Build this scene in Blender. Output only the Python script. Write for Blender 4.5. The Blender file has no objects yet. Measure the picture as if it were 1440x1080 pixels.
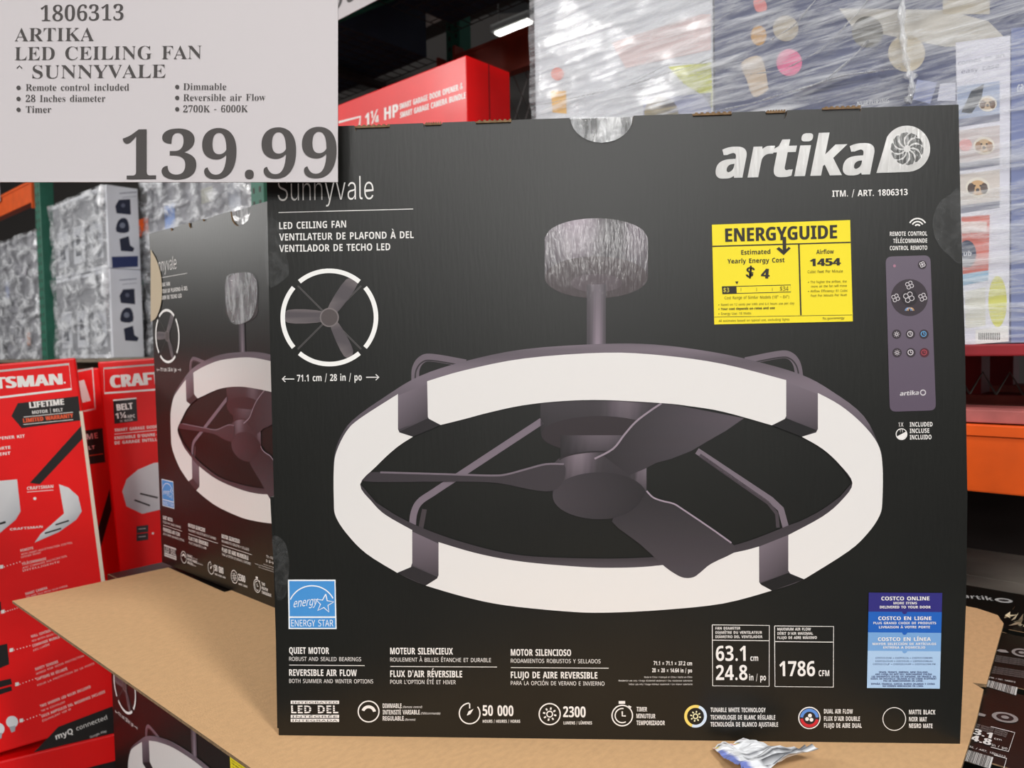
import bpy, bmesh, math, random, os, unicodedata
from mathutils import Vector, Matrix
from mathutils.geometry import tessellate_polygon
random.seed(7)
S = bpy.context.scene
COL = S.collection

# ------------------------------------------------------------------ camera
F_PX = 1050.0
ROT = Matrix(((0.99819286, 0.05738817, -0.01782166),
              (0.01514669, 0.04671401, 0.99879346),
              (-0.05815145, 0.99725844, -0.04576035)))   # world -> (right, up, forward)
CAM = Vector((0.31441, -0.79821, 0.42531))
right, up, fwd = ROT[0].copy(), ROT[1].copy(), ROT[2].copy()
cam = bpy.data.cameras.new('camera')
cam.sensor_width = 36.0
cam.lens = F_PX / 1440 * 36
cam.clip_start = 0.01
cam.dof.use_dof = True
cam.dof.focus_distance = 0.85
cam.dof.aperture_fstop = 8.0
co = bpy.data.objects.new('camera', cam)
COL.objects.link(co)
M = Matrix((right, up, -fwd)).transposed().to_4x4()
M.translation = CAM
co.matrix_world = M
S.camera = co

# ------------------------------------------------------------------ world, exposure
w = bpy.data.worlds.new('world'); S.world = w; w.use_nodes = True
bg = w.node_tree.nodes['Background']
bg.inputs[0].default_value = (0.95, 0.97, 1.0, 1)
bg.inputs[1].default_value = 0.20
S.view_settings.view_transform = 'Standard'
S.view_settings.look = 'None'
S.view_settings.exposure = -0.12
S.view_settings.gamma = 1.0
S.view_settings.use_curve_mapping = False

# high bay lamps of the warehouse: (position, power)
LAMPS = [((2.3, -2.6, 3.6), 160), ((-0.4, -4.4, 4.3), 130), ((1.2, -6.2, 4.2), 110), ((-2.4, -8.2, 4.2), 90)]
# unseen angled flood lamps, added along the aisles to put glare on the goods
GLARE_FLOODS = [((0.81, -11.7, 2.85), 95), ((4.7, -10.8, 4.0), 85), ((-1.7, -11.2, 4.35), 65), ((1.5, -11.3, 4.4), 55),
          ((-6.2, 0.5, 3.45), 80), ((-5.5, -0.9, 3.5), 100), ((-7.4, 2.05, 2.1), 48)]

# ------------------------------------------------------------------ frames
FLOOR = -0.83
A0 = Vector((-0.645, 0.443, 0))                # left corner of the cardboard sheet
YAW = -0.671
U = Vector((math.cos(YAW), math.sin(YAW), 0)); V = Vector((-math.sin(YAW), math.cos(YAW), 0)); Z = Vector((0, 0, 1))
def uv(u, v, z=0.0): return A0 + U * u + V * v + Z * z
def ray(px, py):
    return right * ((px - 720) / F_PX) + up * (-(py - 540) / F_PX) + fwd
class Plane:
    """frame of a flat face: x along ex, z along ez, y away from the viewer"""
    def __init__(s, o, ex, ez):
        s.o = Vector(o); s.ex = Vector(ex).normalized(); ez = Vector(ez)
        s.ez = (ez - s.ex * ez.dot(s.ex)).normalized(); s.ey = s.ez.cross(s.ex)
    def px(s, p):
        d = ray(p[0], p[1]); k = (s.o - CAM).dot(s.ey) / d.dot(s.ey)
        q = CAM + d * k - s.o
        return (q.dot(s.ex), q.dot(s.ez))
    def matrix(s):
        m = Matrix((s.ex, s.ey, s.ez)).transposed().to_4x4(); m.translation = s.o; return m

# ------------------------------------------------------------------ materials
def lin(c):
    c = c / 255.0
    return c / 12.92 if c <= 0.04045 else ((c + 0.055) / 1.055) ** 2.4
def rgb(r, g, b): return (lin(r), lin(g), lin(b), 1.0)
MATS = {}
def mat(name, col=(128, 128, 128), rough=0.5, metal=0.0, spec=0.5, noise=None, bump=None, coat=0.0):
    """noise=(scale, amount, stretch) varies the colour; bump=(scale, strength, stretch)"""
    if name in MATS: return MATS[name]
    m = bpy.data.materials.new(name); m.use_nodes = True
    nt = m.node_tree; b = nt.nodes['Principled BSDF']
    b.inputs['Base Color'].default_value = rgb(*col)
    b.inputs['Roughness'].default_value = rough; b.inputs['Metallic'].default_value = metal
    b.inputs['Specular IOR Level'].default_value = spec
    b.inputs['Coat Weight'].default_value = coat; b.inputs['Coat Roughness'].default_value = 0.12
    def tex(scale, stretch):
        tc = nt.nodes.new('ShaderNodeTexCoord'); mp = nt.nodes.new('ShaderNodeMapping')
        mp.inputs['Scale'].default_value = stretch
        n = nt.nodes.new('ShaderNodeTexNoise'); n.inputs['Scale'].default_value = scale; n.inputs['Detail'].default_value = 5
        nt.links.new(tc.outputs['Object'], mp.inputs[0]); nt.links.new(mp.outputs[0], n.inputs['Vector'])
        return n
    if noise:
        n = tex(noise[0], noise[2] if len(noise) > 2 else (1, 1, 1))
        r = nt.nodes.new('ShaderNodeMapRange')
        r.inputs['From Min'].default_value = 0.3; r.inputs['From Max'].default_value = 0.7
        r.inputs['To Min'].default_value = 1 - noise[1]; r.inputs['To Max'].default_value = 1 + noise[1]
        mx = nt.nodes.new('ShaderNodeMix'); mx.data_type = 'RGBA'; mx.blend_type = 'MULTIPLY'
        mx.inputs[0].default_value = 1.0
        mx.inputs[6].default_value = rgb(*col)
        nt.links.new(n.outputs[0], r.inputs[0]); nt.links.new(r.outputs[0], mx.inputs[7]); nt.links.new(mx.outputs[2], b.inputs['Base Color'])
    if bump:
        n = tex(bump[0], bump[2] if len(bump) > 2 else (1, 1, 1))
        bp = nt.nodes.new('ShaderNodeBump'); bp.inputs['Strength'].default_value = bump[1]; bp.inputs['Distance'].default_value = 0.003
        nt.links.new(n.outputs[0], bp.inputs['Height']); nt.links.new(bp.outputs[0], b.inputs['Normal'])
    MATS[name] = m
    return m
def film(name, base, amount, scale, stretch, rough=0.22, bump=0.6, col=(245, 247, 250), lo=0.42, hi=0.72):
    """clear plastic film: see-through, with white noise patches for glossy wrinkles and glints"""
    m = bpy.data.materials.new(name); m.use_nodes = True; nt = m.node_tree
    b = nt.nodes['Principled BSDF']; out = nt.nodes['Material Output']
    b.inputs['Base Color'].default_value = rgb(*col); b.inputs['Roughness'].default_value = rough
    b.inputs['Specular IOR Level'].default_value = 1.0; b.inputs['Coat Weight'].default_value = 0.5
    b.inputs['Coat Roughness'].default_value = 0.08
    tc = nt.nodes.new('ShaderNodeTexCoord'); mp = nt.nodes.new('ShaderNodeMapping'); mp.inputs['Scale'].default_value = stretch
    n = nt.nodes.new('ShaderNodeTexNoise'); n.inputs['Scale'].default_value = scale; n.inputs['Detail'].default_value = 7
    n.inputs['Roughness'].default_value = 0.65; n.inputs['Distortion'].default_value = 0.5
    r = nt.nodes.new('ShaderNodeMapRange'); r.inputs['From Min'].default_value = lo; r.inputs['From Max'].default_value = hi
    r.inputs['To Min'].default_value = base; r.inputs['To Max'].default_value = base + amount
    t = nt.nodes.new('ShaderNodeBsdfTransparent'); mx = nt.nodes.new('ShaderNodeMixShader')
    bp = nt.nodes.new('ShaderNodeBump'); bp.inputs['Strength'].default_value = bump; bp.inputs['Distance'].default_value = 0.01
    L = nt.links.new
    L(tc.outputs['Object'], mp.inputs[0]); L(mp.outputs[0], n.inputs['Vector']); L(n.outputs[0], r.inputs[0])
    L(n.outputs[0], bp.inputs['Height']); L(bp.outputs[0], b.inputs['Normal'])
    L(r.outputs[0], mx.inputs[0]); L(t.outputs[0], mx.inputs[1]); L(b.outputs[0], mx.inputs[2]); L(mx.outputs[0], out.inputs[0])
    MATS[name] = m
    return m
def ink_material(name, rough, spec, coat, ripple=False):
    m = bpy.data.materials.new(name); m.use_nodes = True; nt = m.node_tree; b = nt.nodes['Principled BSDF']
    a = nt.nodes.new('ShaderNodeVertexColor'); a.layer_name = 'ink'
    nt.links.new(a.outputs[0], b.inputs['Base Color'])
    b.inputs['Roughness'].default_value = rough; b.inputs['Specular IOR Level'].default_value = spec
    b.inputs['Coat Weight'].default_value = coat; b.inputs['Coat Roughness'].default_value = 0.1
    if ripple:
        n = nt.nodes.new('ShaderNodeTexNoise'); n.inputs['Scale'].default_value = 90; n.inputs['Detail'].default_value = 4
        tc = nt.nodes.new('ShaderNodeTexCoord'); mp = nt.nodes.new('ShaderNodeMapping'); mp.inputs['Scale'].default_value = (3.5, 1, 0.5)
        bp = nt.nodes.new('ShaderNodeBump'); bp.inputs['Strength'].default_value = 0.2; bp.inputs['Distance'].default_value = 0.002
        nt.links.new(tc.outputs['Object'], mp.inputs[0]); nt.links.new(mp.outputs[0], n.inputs['Vector']); nt.links.new(n.outputs[0], bp.inputs['Height'])
        nt.links.new(bp.outputs[0], b.inputs['Coat Normal']); b.inputs['Coat Roughness'].default_value = 0.13
    return m
INK = ink_material('printed_ink', 0.42, 0.4, 0.0)
VARN = ink_material('varnished_ink', 0.42, 0.4, 0.62, True)
PAPER = ink_material('printed_paper', 0.55, 0.3, 0.0)
GLOSS = ink_material('glossy_red_print', 0.38, 0.5, 0.05)
BLACK = mat('black_carton', (14, 15, 11), 0.38, spec=0.52, noise=(9, 0.25), bump=(260, 0.05, (1, 1, 0.15)))
KRAFT = mat('kraft_board', (207, 167, 123), 0.85, spec=0.2, noise=(170, 0.06, (1, 0.5, 1)), bump=(400, 0.12))
KRAFT_EDGE = mat('cut_board_edge', (128, 104, 78), 0.9, spec=0.2, noise=(200, 0.3))
RED = mat('red_carton', (234, 10, 12), 0.38, spec=0.42, noise=(6, 0.08), coat=0.05)
ORANGE = mat('orange_beam_paint', (226, 88, 20), 0.45, noise=(12, 0.12))
BURG = mat('red_pallet_paint', (150, 38, 46), 0.5, noise=(14, 0.2))
GREEN = mat('green_upright_paint', (38, 104, 84), 0.5, noise=(14, 0.15))
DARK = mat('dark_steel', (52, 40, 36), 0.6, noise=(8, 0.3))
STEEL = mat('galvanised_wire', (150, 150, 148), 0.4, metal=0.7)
WOOD = mat('weathered_wood', (128, 116, 100), 0.85, noise=(10, 0.3, (1, 8, 8)))
WHITE = mat('white_carton', (214, 216, 222), 0.6, noise=(6, 0.05))
FADED = mat('faded_print_carton', (128, 128, 134), 0.6, noise=(9, 0.45))
GREYC = mat('grey_carton', (150, 142, 132), 0.75, noise=(7, 0.25))
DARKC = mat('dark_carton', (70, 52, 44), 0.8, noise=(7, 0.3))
CONC = mat('concrete', (84, 82, 80), 0.7, noise=(3, 0.12))
CEIL = mat('ceiling_deck', (120, 122, 126), 0.8, noise=(2, 0.1))
SIGNP = mat('sign_card', (206, 200, 202), 0.6, spec=0.3, noise=(2, 0.02))
FOIL = film('crinkled_clear_film', 0.18, 0.7, 60, (1, 1, 0.25), rough=0.1, bump=1.0)
TAPE = film('clear_tape', 0.015, 0.05, 90, (1, 1, 1), rough=0.2, bump=0.5)
WRAP = film('stretch_wrap', 0.08, 0.72, 11, (0.55, 0.55, 5.5), rough=0.30, bump=0.6)
WRAPL = film('loose_stretch_wrap', 0.10, 0.85, 7, (1.0, 1.0, 2.0), rough=0.22, bump=1.0, col=(240, 242, 246), lo=0.46, hi=0.62)  # white noise patches paint highlights into the loose film

# ------------------------------------------------------------------ mesh helpers
def link(o, parent=None):
    COL.objects.link(o)
    if parent: o.parent = parent
    return o
def mesh_obj(name, verts, faces, m, parent=None, smooth=False, mats=None, fm=None):
    me = bpy.data.meshes.new(name); me.from_pydata([tuple(v) for v in verts], [], faces)
    for q in (mats or [m]): me.materials.append(q)
    if fm:
        for p, i in zip(me.polygons, fm): p.material_index = i
    if smooth:
        for p in me.polygons: p.use_smooth = True
    me.update()
    return link(bpy.data.objects.new(name, me), parent)
def tag(o, label=None, cat=None, group=None, kind=None):
    if label: o['label'] = label
    if cat: o['category'] = cat
    if group: o['group'] = group
    if kind: o['kind'] = kind
    return o
def empty(name, label, cat, matrix=None, group=None):
    o = bpy.data.objects.new(name, None); link(o)
    o.empty_display_size = 0.05
    if matrix is not None: o.matrix_world = matrix
    return tag(o, label, cat, group)
def uvmat(u, v, z, dyaw=0.0):
    m = Matrix.Rotation(YAW + dyaw, 4, 'Z'); m.translation = uv(u, v, z); return m
def copy_tree(o, parent=None):
    c = o.copy(); COL.objects.link(c)
    if parent:
        c.parent = parent; c.matrix_parent_inverse = o.matrix_parent_inverse
    for ch in [x for x in bpy.data.objects if x.parent == o]: copy_tree(ch, c)
    return c
def bm_obj(name, bm, m, parent=None, smooth=False):
    me = bpy.data.meshes.new(name); bm.normal_update(); bm.to_mesh(me); bm.free()
    for q in (m if isinstance(m, list) else [m]): me.materials.append(q)
    if smooth:
        for p in me.polygons: p.use_smooth = True
    return link(bpy.data.objects.new(name, me), parent)
def add_box(bm, lo, hi, bev=0.0):
    b2 = bmesh.new()
    bmesh.ops.create_cube(b2, size=1.0)
    lo, hi = Vector(lo), Vector(hi)
    for v in b2.verts: v.co = Vector([(lo[i] + hi[i]) / 2 + v.co[i] * (hi[i] - lo[i]) for i in range(3)])
    if bev: bmesh.ops.bevel(b2, geom=b2.edges[:], offset=bev, segments=2, affect='EDGES', profile=0.6)
    t = bpy.data.meshes.new('tmp'); b2.to_mesh(t); b2.free(); bm.from_mesh(t); bpy.data.meshes.remove(t)
def box(name, lo, hi, m, parent=None, bev=0.0):
    bm = bmesh.new(); add_box(bm, lo, hi, bev); return bm_obj(name, bm, m, parent)
def add_tube(bm, pts, r, n=6, flat=1.0):
    pts = [Vector(p) for p in pts]; rings = []
    for i, p in enumerate(pts):
        t = (pts[min(i + 1, len(pts) - 1)] - pts[max(i - 1, 0)]).normalized()
        a = t.cross(Vector((0, 0, 1)) if abs(t.z) < 0.9 else Vector((1, 0, 0))).normalized(); b = t.cross(a)
        rr = r[i] if isinstance(r, (list, tuple)) else r
        rings.append([bm.verts.new(p + (a * math.cos(2 * math.pi * k / n) + b * math.sin(2 * math.pi * k / n) * flat) * rr) for k in range(n)])
    for q, s in zip(rings, rings[1:]):
        for k in range(n): bm.faces.new((q[k], q[(k + 1) % n], s[(k + 1) % n], s[k]))
    bm.faces.new(rings[0]); bm.faces.new(rings[-1][::-1])
def tube(name, pts, r, m, parent=None, n=6, flat=1.0):
    bm = bmesh.new(); add_tube(bm, pts, r, n, flat); return bm_obj(name, bm, m, parent, True)
def prism(name, pts, y0, y1, mats, parent=None):
    """outline in (x, z), extruded from y0 to y1; mats = [faces, rim]"""
    tris = tessellate_polygon([[Vector((p[0], p[1], 0)) for p in pts]]); n = len(pts)
    vs = [(p[0], y0, p[1]) for p in pts] + [(p[0], y1, p[1]) for p in pts]
    fs, fm = [], []
    for t in tris:
        a, b, c = [Vector((*pts[i], 0)) for i in t]
        if (b - a).cross(c - a).z < 0: t = t[::-1]
        fs.append(tuple(t)); fm.append(0); fs.append(tuple(i + n for i in t[::-1])); fm.append(0)
    area = sum(pts[i][0] * pts[(i + 1) % n][1] - pts[(i + 1) % n][0] * pts[i][1] for i in range(n))
    for i in range(n):
        j = (i + 1) % n
        f = (i, i + n, j + n, j)
        fs.append(f if area < 0 else f[::-1]); fm.append(1)
    return mesh_obj(name, vs, fs, None, parent, mats=mats, fm=fm)
def cr(pts, n=6, closed=False):
    """smooth curve through the points"""
    out = []; N = len(pts)
    for i in range(N if closed else N - 1):
        p = [pts[(i + k) % N] if closed else pts[min(max(i + k, 0), N - 1)] for k in (-1, 0, 1, 2)]
        for j in range(n):
            t = j / n
            out.append(tuple(0.5 * (2 * p[1][a] + (p[2][a] - p[0][a]) * t + (2 * p[0][a] - 5 * p[1][a] + 4 * p[2][a] - p[3][a]) * t * t
                             + (3 * p[1][a] - p[0][a] - 3 * p[2][a] + p[3][a]) * t ** 3) for a in (0, 1)))
    if not closed: out.append(tuple(pts[-1]))
    return out

# ------------------------------------------------------------------ lettering
FD = os.path.join(bpy.utils.system_resource('DATAFILES') or '', 'fonts')
def font(n):
    try: return bpy.data.fonts.load(os.path.join(FD, n))
    except Exception: return None
FONTS = {'sans': font('Inter.woff2'), 'math': font('NotoSansMath-Regular.woff2')}
GL = {}
def raw(fontname, body, off, res):
    c = bpy.data.curves.new('t', 'FONT'); c.body = body; c.resolution_u = res; c.offset = off
    if FONTS[fontname]: c.font = FONTS[fontname]
    o = bpy.data.objects.new('t', c); COL.objects.link(o)
    bpy.context.view_layer.update()
    me = o.to_mesh()
    vs = [(v.co.x, v.co.y) for v in me.vertices]; fs = [tuple(p.vertices) for p in me.polygons]
    o.to_mesh_clear(); bpy.data.objects.remove(o); bpy.data.curves.remove(c)
    return vs, fs
def conv(style, ch):
    if FONTS['math'] is None: return 'sans', ch
    if style == 'plain' and (ch.isalnum() or ch in '/.()-+$') and ord(ch) < 128: return 'math', ch
    base = {'serif': (0x1D400, 0x1D41A, 0x1D7CE), 'bold': (0x1D5D4, 0x1D5EE, 0x1D7EC)}.get(style)
    if base:
        if 'A' <= ch <= 'Z': return 'math', chr(base[0] + ord(ch) - 65)
        if 'a' <= ch <= 'z': return 'math', chr(base[1] + ord(ch) - 97)
        if '0' <= ch <= '9': return 'math', chr(base[2] + ord(ch) - 48)
        if style == 'serif' and ch in '.-^': return 'math', ch
    return 'sans', ch
def glyph(style, ch, off, res):
    k = (style, ch, off, res)
    if k not in GL:
        f, c = conv(style, ch)
        if ch == ' ': GL[k] = ([], [], 0.28)
        else:
            vs, fs = raw(f, c, off, res)
            a = raw(f, c + c, 0.0, 2)[0]; b = raw(f, c, 0.0, 2)[0]
            adv = (max(p[0] for p in a) - max(p[0] for p in b)) if a and b else 0.5
            GL[k] = (vs, fs, adv)
    return GL[k]
CAPH = {}
def caph(style):
    if style not in CAPH:
        CAPH[style] = max(p[1] for p in glyph(style, 'H', 0.0, 3)[0])
    return CAPH[style]

class Print:
    """flat print collected as coloured polygons on one face; coordinates through a pixel-to-face map"""
    def __init__(s, mp): s.mp = mp; s.v = []; s.f = []; s.c = []
    def raw_poly(s, pts, col, layer=0, holes=()):
        n0 = len(s.v); loops = [list(pts)] + [list(h) for h in holes]
        flat = [p for l in loops for p in l]
        tris = tessellate_polygon([[Vector((p[0], p[1], 0)) for p in l] for l in loops])
        for i, p in enumerate(flat):
            s.v.append((p[0], -0.0003 - 0.00014 * layer, p[1])); s.c.append(col[i] if isinstance(col, list) else col)
        for t in tris:
            a, b, c = [Vector((*flat[i], 0)) for i in t]
            if (b - a).cross(c - a).z < 0: t = t[::-1]
            s.f.append(tuple(n0 + i for i in t))
    def poly(s, pts, col, layer=0, holes=()):
        s.raw_poly([s.mp(p) for p in pts], [rgb(*c) for c in col] if isinstance(col, list) else rgb(*col), layer, [[s.mp(p) for p in h] for h in holes])
    def strip(s, a, b, ca, cb=None, layer=0):
        n0 = len(s.v); cb = cb or ca; n = len(a)
        for pts, cs in ((a, ca), (b, cb)):
            for i, p in enumerate(pts):
                q = s.mp(p); s.v.append((q[0], -0.0003 - 0.00014 * layer, q[1])); s.c.append(rgb(*(cs[i] if isinstance(cs, list) else cs)))
        for i in range(n - 1): s.f.append((n0 + i, n0 + i + 1, n0 + n + i + 1, n0 + n + i)[::-1])
    def line(s, pts, wpx, col, layer=1):
        a, b = [], []
        for i, p in enumerate(pts):
            q, r = pts[max(i - 1, 0)], pts[min(i + 1, len(pts) - 1)]
            dx, dy = r[0] - q[0], r[1] - q[1]; L = math.hypot(dx, dy) or 1
            nx, ny = -dy / L * wpx / 2, dx / L * wpx / 2
            a.append((p[0] - nx, p[1] - ny)); b.append((p[0] + nx, p[1] + ny))
        s.strip(a, b, col, None, layer)
    def circle(s, c, r, col, layer=1, n=32, ry=None):
        s.poly([(c[0] + r * math.cos(2 * math.pi * i / n), c[1] + (ry or r) * math.sin(2 * math.pi * i / n)) for i in range(n)], col, layer)
    def ring(s, c, r, wpx, col, layer=1, a0=0, a1=360, n=36, ry=None):
        k = (ry or r) / r
        pts = [(c[0] + r * math.cos(math.radians(a0 + (a1 - a0) * i / n)), c[1] + k * r * math.sin(math.radians(a0 + (a1 - a0) * i / n))) for i in range(n + 1)]
        s.line(pts, wpx, col, layer)
    def text(s, t, p0, p1, cap, col=(235, 235, 232), style='sans', layer=2, bold=0.0, off=0.0, shear=0.0, res=2):
        """t from pixel p0 to pixel p1 along its baseline, cap height in pixels"""
        if not isinstance(p1, (tuple, list)): p1 = (p1, p0[1])
        a, b = Vector(s.mp(p0)), Vector(s.mp(p1)); c = Vector(s.mp((p0[0], p0[1] - cap)))
        ex = (b - a); W = ex.length; ex.normalize(); ez = Vector((-ex.y, ex.x)); h = abs((c - a).dot(ez))
        if style == 'sans': style, bold = ('bold', max(0.0, bold - 0.05)) if bold >= 0.03 else ('plain', 0.0)
        x = 0.0; gl = []
        for ch in t:
            dec = unicodedata.normalize('NFD', ch) if ch not in '¼' else ch
            g = glyph(style, dec[0], off, res); gl.append((x, g))
            if len(dec) > 1 and g[0]:
                gx = [v[0] for v in g[0]]; mx = (min(gx) + max(gx)) / 2; top = max(v[1] for v in g[0]) + 0.05; k = 0.09
                sl = {0x301: 0.07, 0x300: -0.07}.get(ord(dec[1]), 0.0)
                if sl: gl.append((x, ([(mx - sl / 2 - k / 2, top), (mx - sl / 2 + k / 2, top), (mx + sl + k / 2, top + 0.13), (mx + sl - k / 2, top + 0.13)], [(0, 1, 2, 3)], 0)))
                else: gl.append((x, ([(mx - 0.14, top), (mx - 0.06, top), (mx, top + 0.07), (mx + 0.06, top), (mx + 0.14, top), (mx + 0.04, top + 0.13), (mx - 0.04, top + 0.13)], [(0, 1, 2, 6), (2, 3, 4, 5), (2, 5, 6)], 0)))
            x += g[2]
        xs = [q + v[0] for q, g in gl for v in g[0]]
        x0, x1 = min(xs), max(xs); sx = W / max(x1 - x0, 1e-6); sy = h / caph(style); cc = rgb(*col)
        for di, d in enumerate((0.0,) if not bold else (-bold, 0.0, bold)):
            for gi, (q, (vs, fs, _)) in enumerate(gl):
                n0 = len(s.v)
                for vx, vy in vs:
                    pz = vy * sy; p = a + ex * ((q + vx - x0) * sx + shear * pz + d * h) + ez * pz
                    s.v.append((p.x, -0.0003 - 0.00014 * layer - 2e-5 * di - 1e-5 * (gi % 2), p.y)); s.c.append(cc)
                for f in fs: s.f.append(tuple(n0 + i for i in f))
    def build(s, name, m, parent, label=None):
        me = bpy.data.meshes.new(name); me.from_pydata(s.v, [], s.f)
        a = me.color_attributes.new('ink', 'FLOAT_COLOR', 'POINT')
        for i, c in enumerate(s.c): a.data[i].color = c
        me.materials.append(m); me.update()
        o = link(bpy.data.objects.new(name, me), parent)
        if label: o['label'] = label
        s.v, s.f, s.c = [], [], []
        return o

# ================================================================== the setting
def struct(name, o): tag(o, kind='structure'); return o
fl = box('floor', (-9, -14, FLOOR - 0.1), (9, 9, FLOOR), CONC); tag(fl, 'grey concrete warehouse floor', None, None, 'structure')
cl = box('ceiling', (-9, -14, 4.75), (9, 9, 4.85), CEIL); tag(cl, 'grey warehouse ceiling deck', None, None, 'structure')
wb = box('wall_back', (-9, 9, FLOOR), (9, 9.1, 4.75), mat('wall_panel', (96, 92, 90), 0.8)); tag(wb, 'dark warehouse back wall', None, None, 'structure')
wl = box('wall_left', (-9.1, -14, FLOOR), (-9, 9, 4.75), MATS['wall_panel']); tag(wl, 'dark warehouse side wall', None, None, 'structure')

# ---- strip lamps under the ceiling (each with its own light)
EMIT = bpy.data.materials.new('lamp_diffuser'); EMIT.use_nodes = True
eb = EMIT.node_tree.nodes['Principled BSDF']; eb.inputs['Emission Color'].default_value = (1, 0.97, 0.92, 1); eb.inputs['Emission Strength'].default_value = 9
HOUS = mat('lamp_housing', (190, 192, 190), 0.5)
def lamp(loc, power, label, size=(1.3, 0.45), aim=None):
    m = Matrix.Rotation(YAW, 4, 'Z')
    if aim: m = (Vector(loc) - Vector(aim)).to_track_quat('Z', 'Y').to_matrix().to_4x4()
    m.translation = loc
    r = empty('ceiling_lamp', label, 'lamp', m, 'strip lamps hung from the ceiling')
    box('housing', (-size[0] / 2, -size[1] / 2, 0.0), (size[0] / 2, size[1] / 2, 0.06), HOUS, r, 0.01)
    box('diffuser', (-size[0] / 2 + 0.03, -size[1] / 2 + 0.03, -0.015), (size[0] / 2 - 0.03, size[1] / 2 - 0.03, 0.0), EMIT, r)
    for sx in (-1, 1):
        a = Vector((sx * size[0] * 0.4, 0, 0.06)); b = m @ a; b.z = 4.75
        tube('suspension_wire', [a, m.inverted() @ b], 0.004, STEEL, r)
    if power:
        ld = bpy.data.lights.new('lamp_light', 'AREA'); ld.shape = 'RECTANGLE'; ld.size, ld.size_y = size; ld.energy = power
        ld.color = (1, 0.985, 0.965)
        lo = link(bpy.data.objects.new('lamp_light', ld), r); lo.location = (0, 0, -0.03)
    return r
for p, e in LAMPS: lamp(p, e, 'white strip lamp hanging from the warehouse ceiling')
for p, e in GLARE_FLOODS: lamp(p, e, 'white angled flood lamp added out of view to put glare on the goods', (0.95, 0.55), (0.35, 0.6, 0.6))

# ================================================================== fan cartons
W, H, D = 0.74, 0.6731, 0.20
MAIN = Plane((0, 0, 0), (1, 0, 0), (0, math.sin(math.radians(1.5)), math.cos(math.radians(1.5))))
fp = MAIN.px
WT = (236, 233, 230)
def fan_outline(notched):
    """outline of the front board, from the photograph, in face metres"""
    L = [(374, 181), (376, 300), (379, 450), (384, 650), (389, 850), (392, 1034)]
    B = [(560, 1036), (800, 1041), (1100, 1045), (1350, 1046)]
    R = [(1354, 960), (1358.5, 850), (1360.5, 700), (1357, 480), (1351, 300), (1348, 147)]
    def top(x): return 181 - 0.0352 * (x - 370)
    T = []
    if notched:
        for x0, x1, d in ((1155, 1212, 5), (1076, 1107, 'c'), (973, 1030, 6), (801, 891, 'C'), (668, 720, 6), (595, 622, 'c'), (498, 549, 8)):
            c, r = (x0 + x1) / 2, (x1 - x0) / 2
            if d in ('c', 'C'):
                for k in range(0, 13):
                    a = math.pi * k / 12
                    T.append((c + r * math.cos(a), top(c + r * math.cos(a)) + r * (1.05 if d == 'c' else 0.86) * math.sin(a) ** 0.8))
            else: T += [(x1, top(x1)), (x1 - 2, top(x1) + d), (x0 + 2, top(x0) + d), (x0, top(x0))]
    return [(x, min(max(z, 0.0), H) if z < 0.3 or z > H else z) for x, z in (fp(p) for p in L + B + R + T)]
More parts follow.
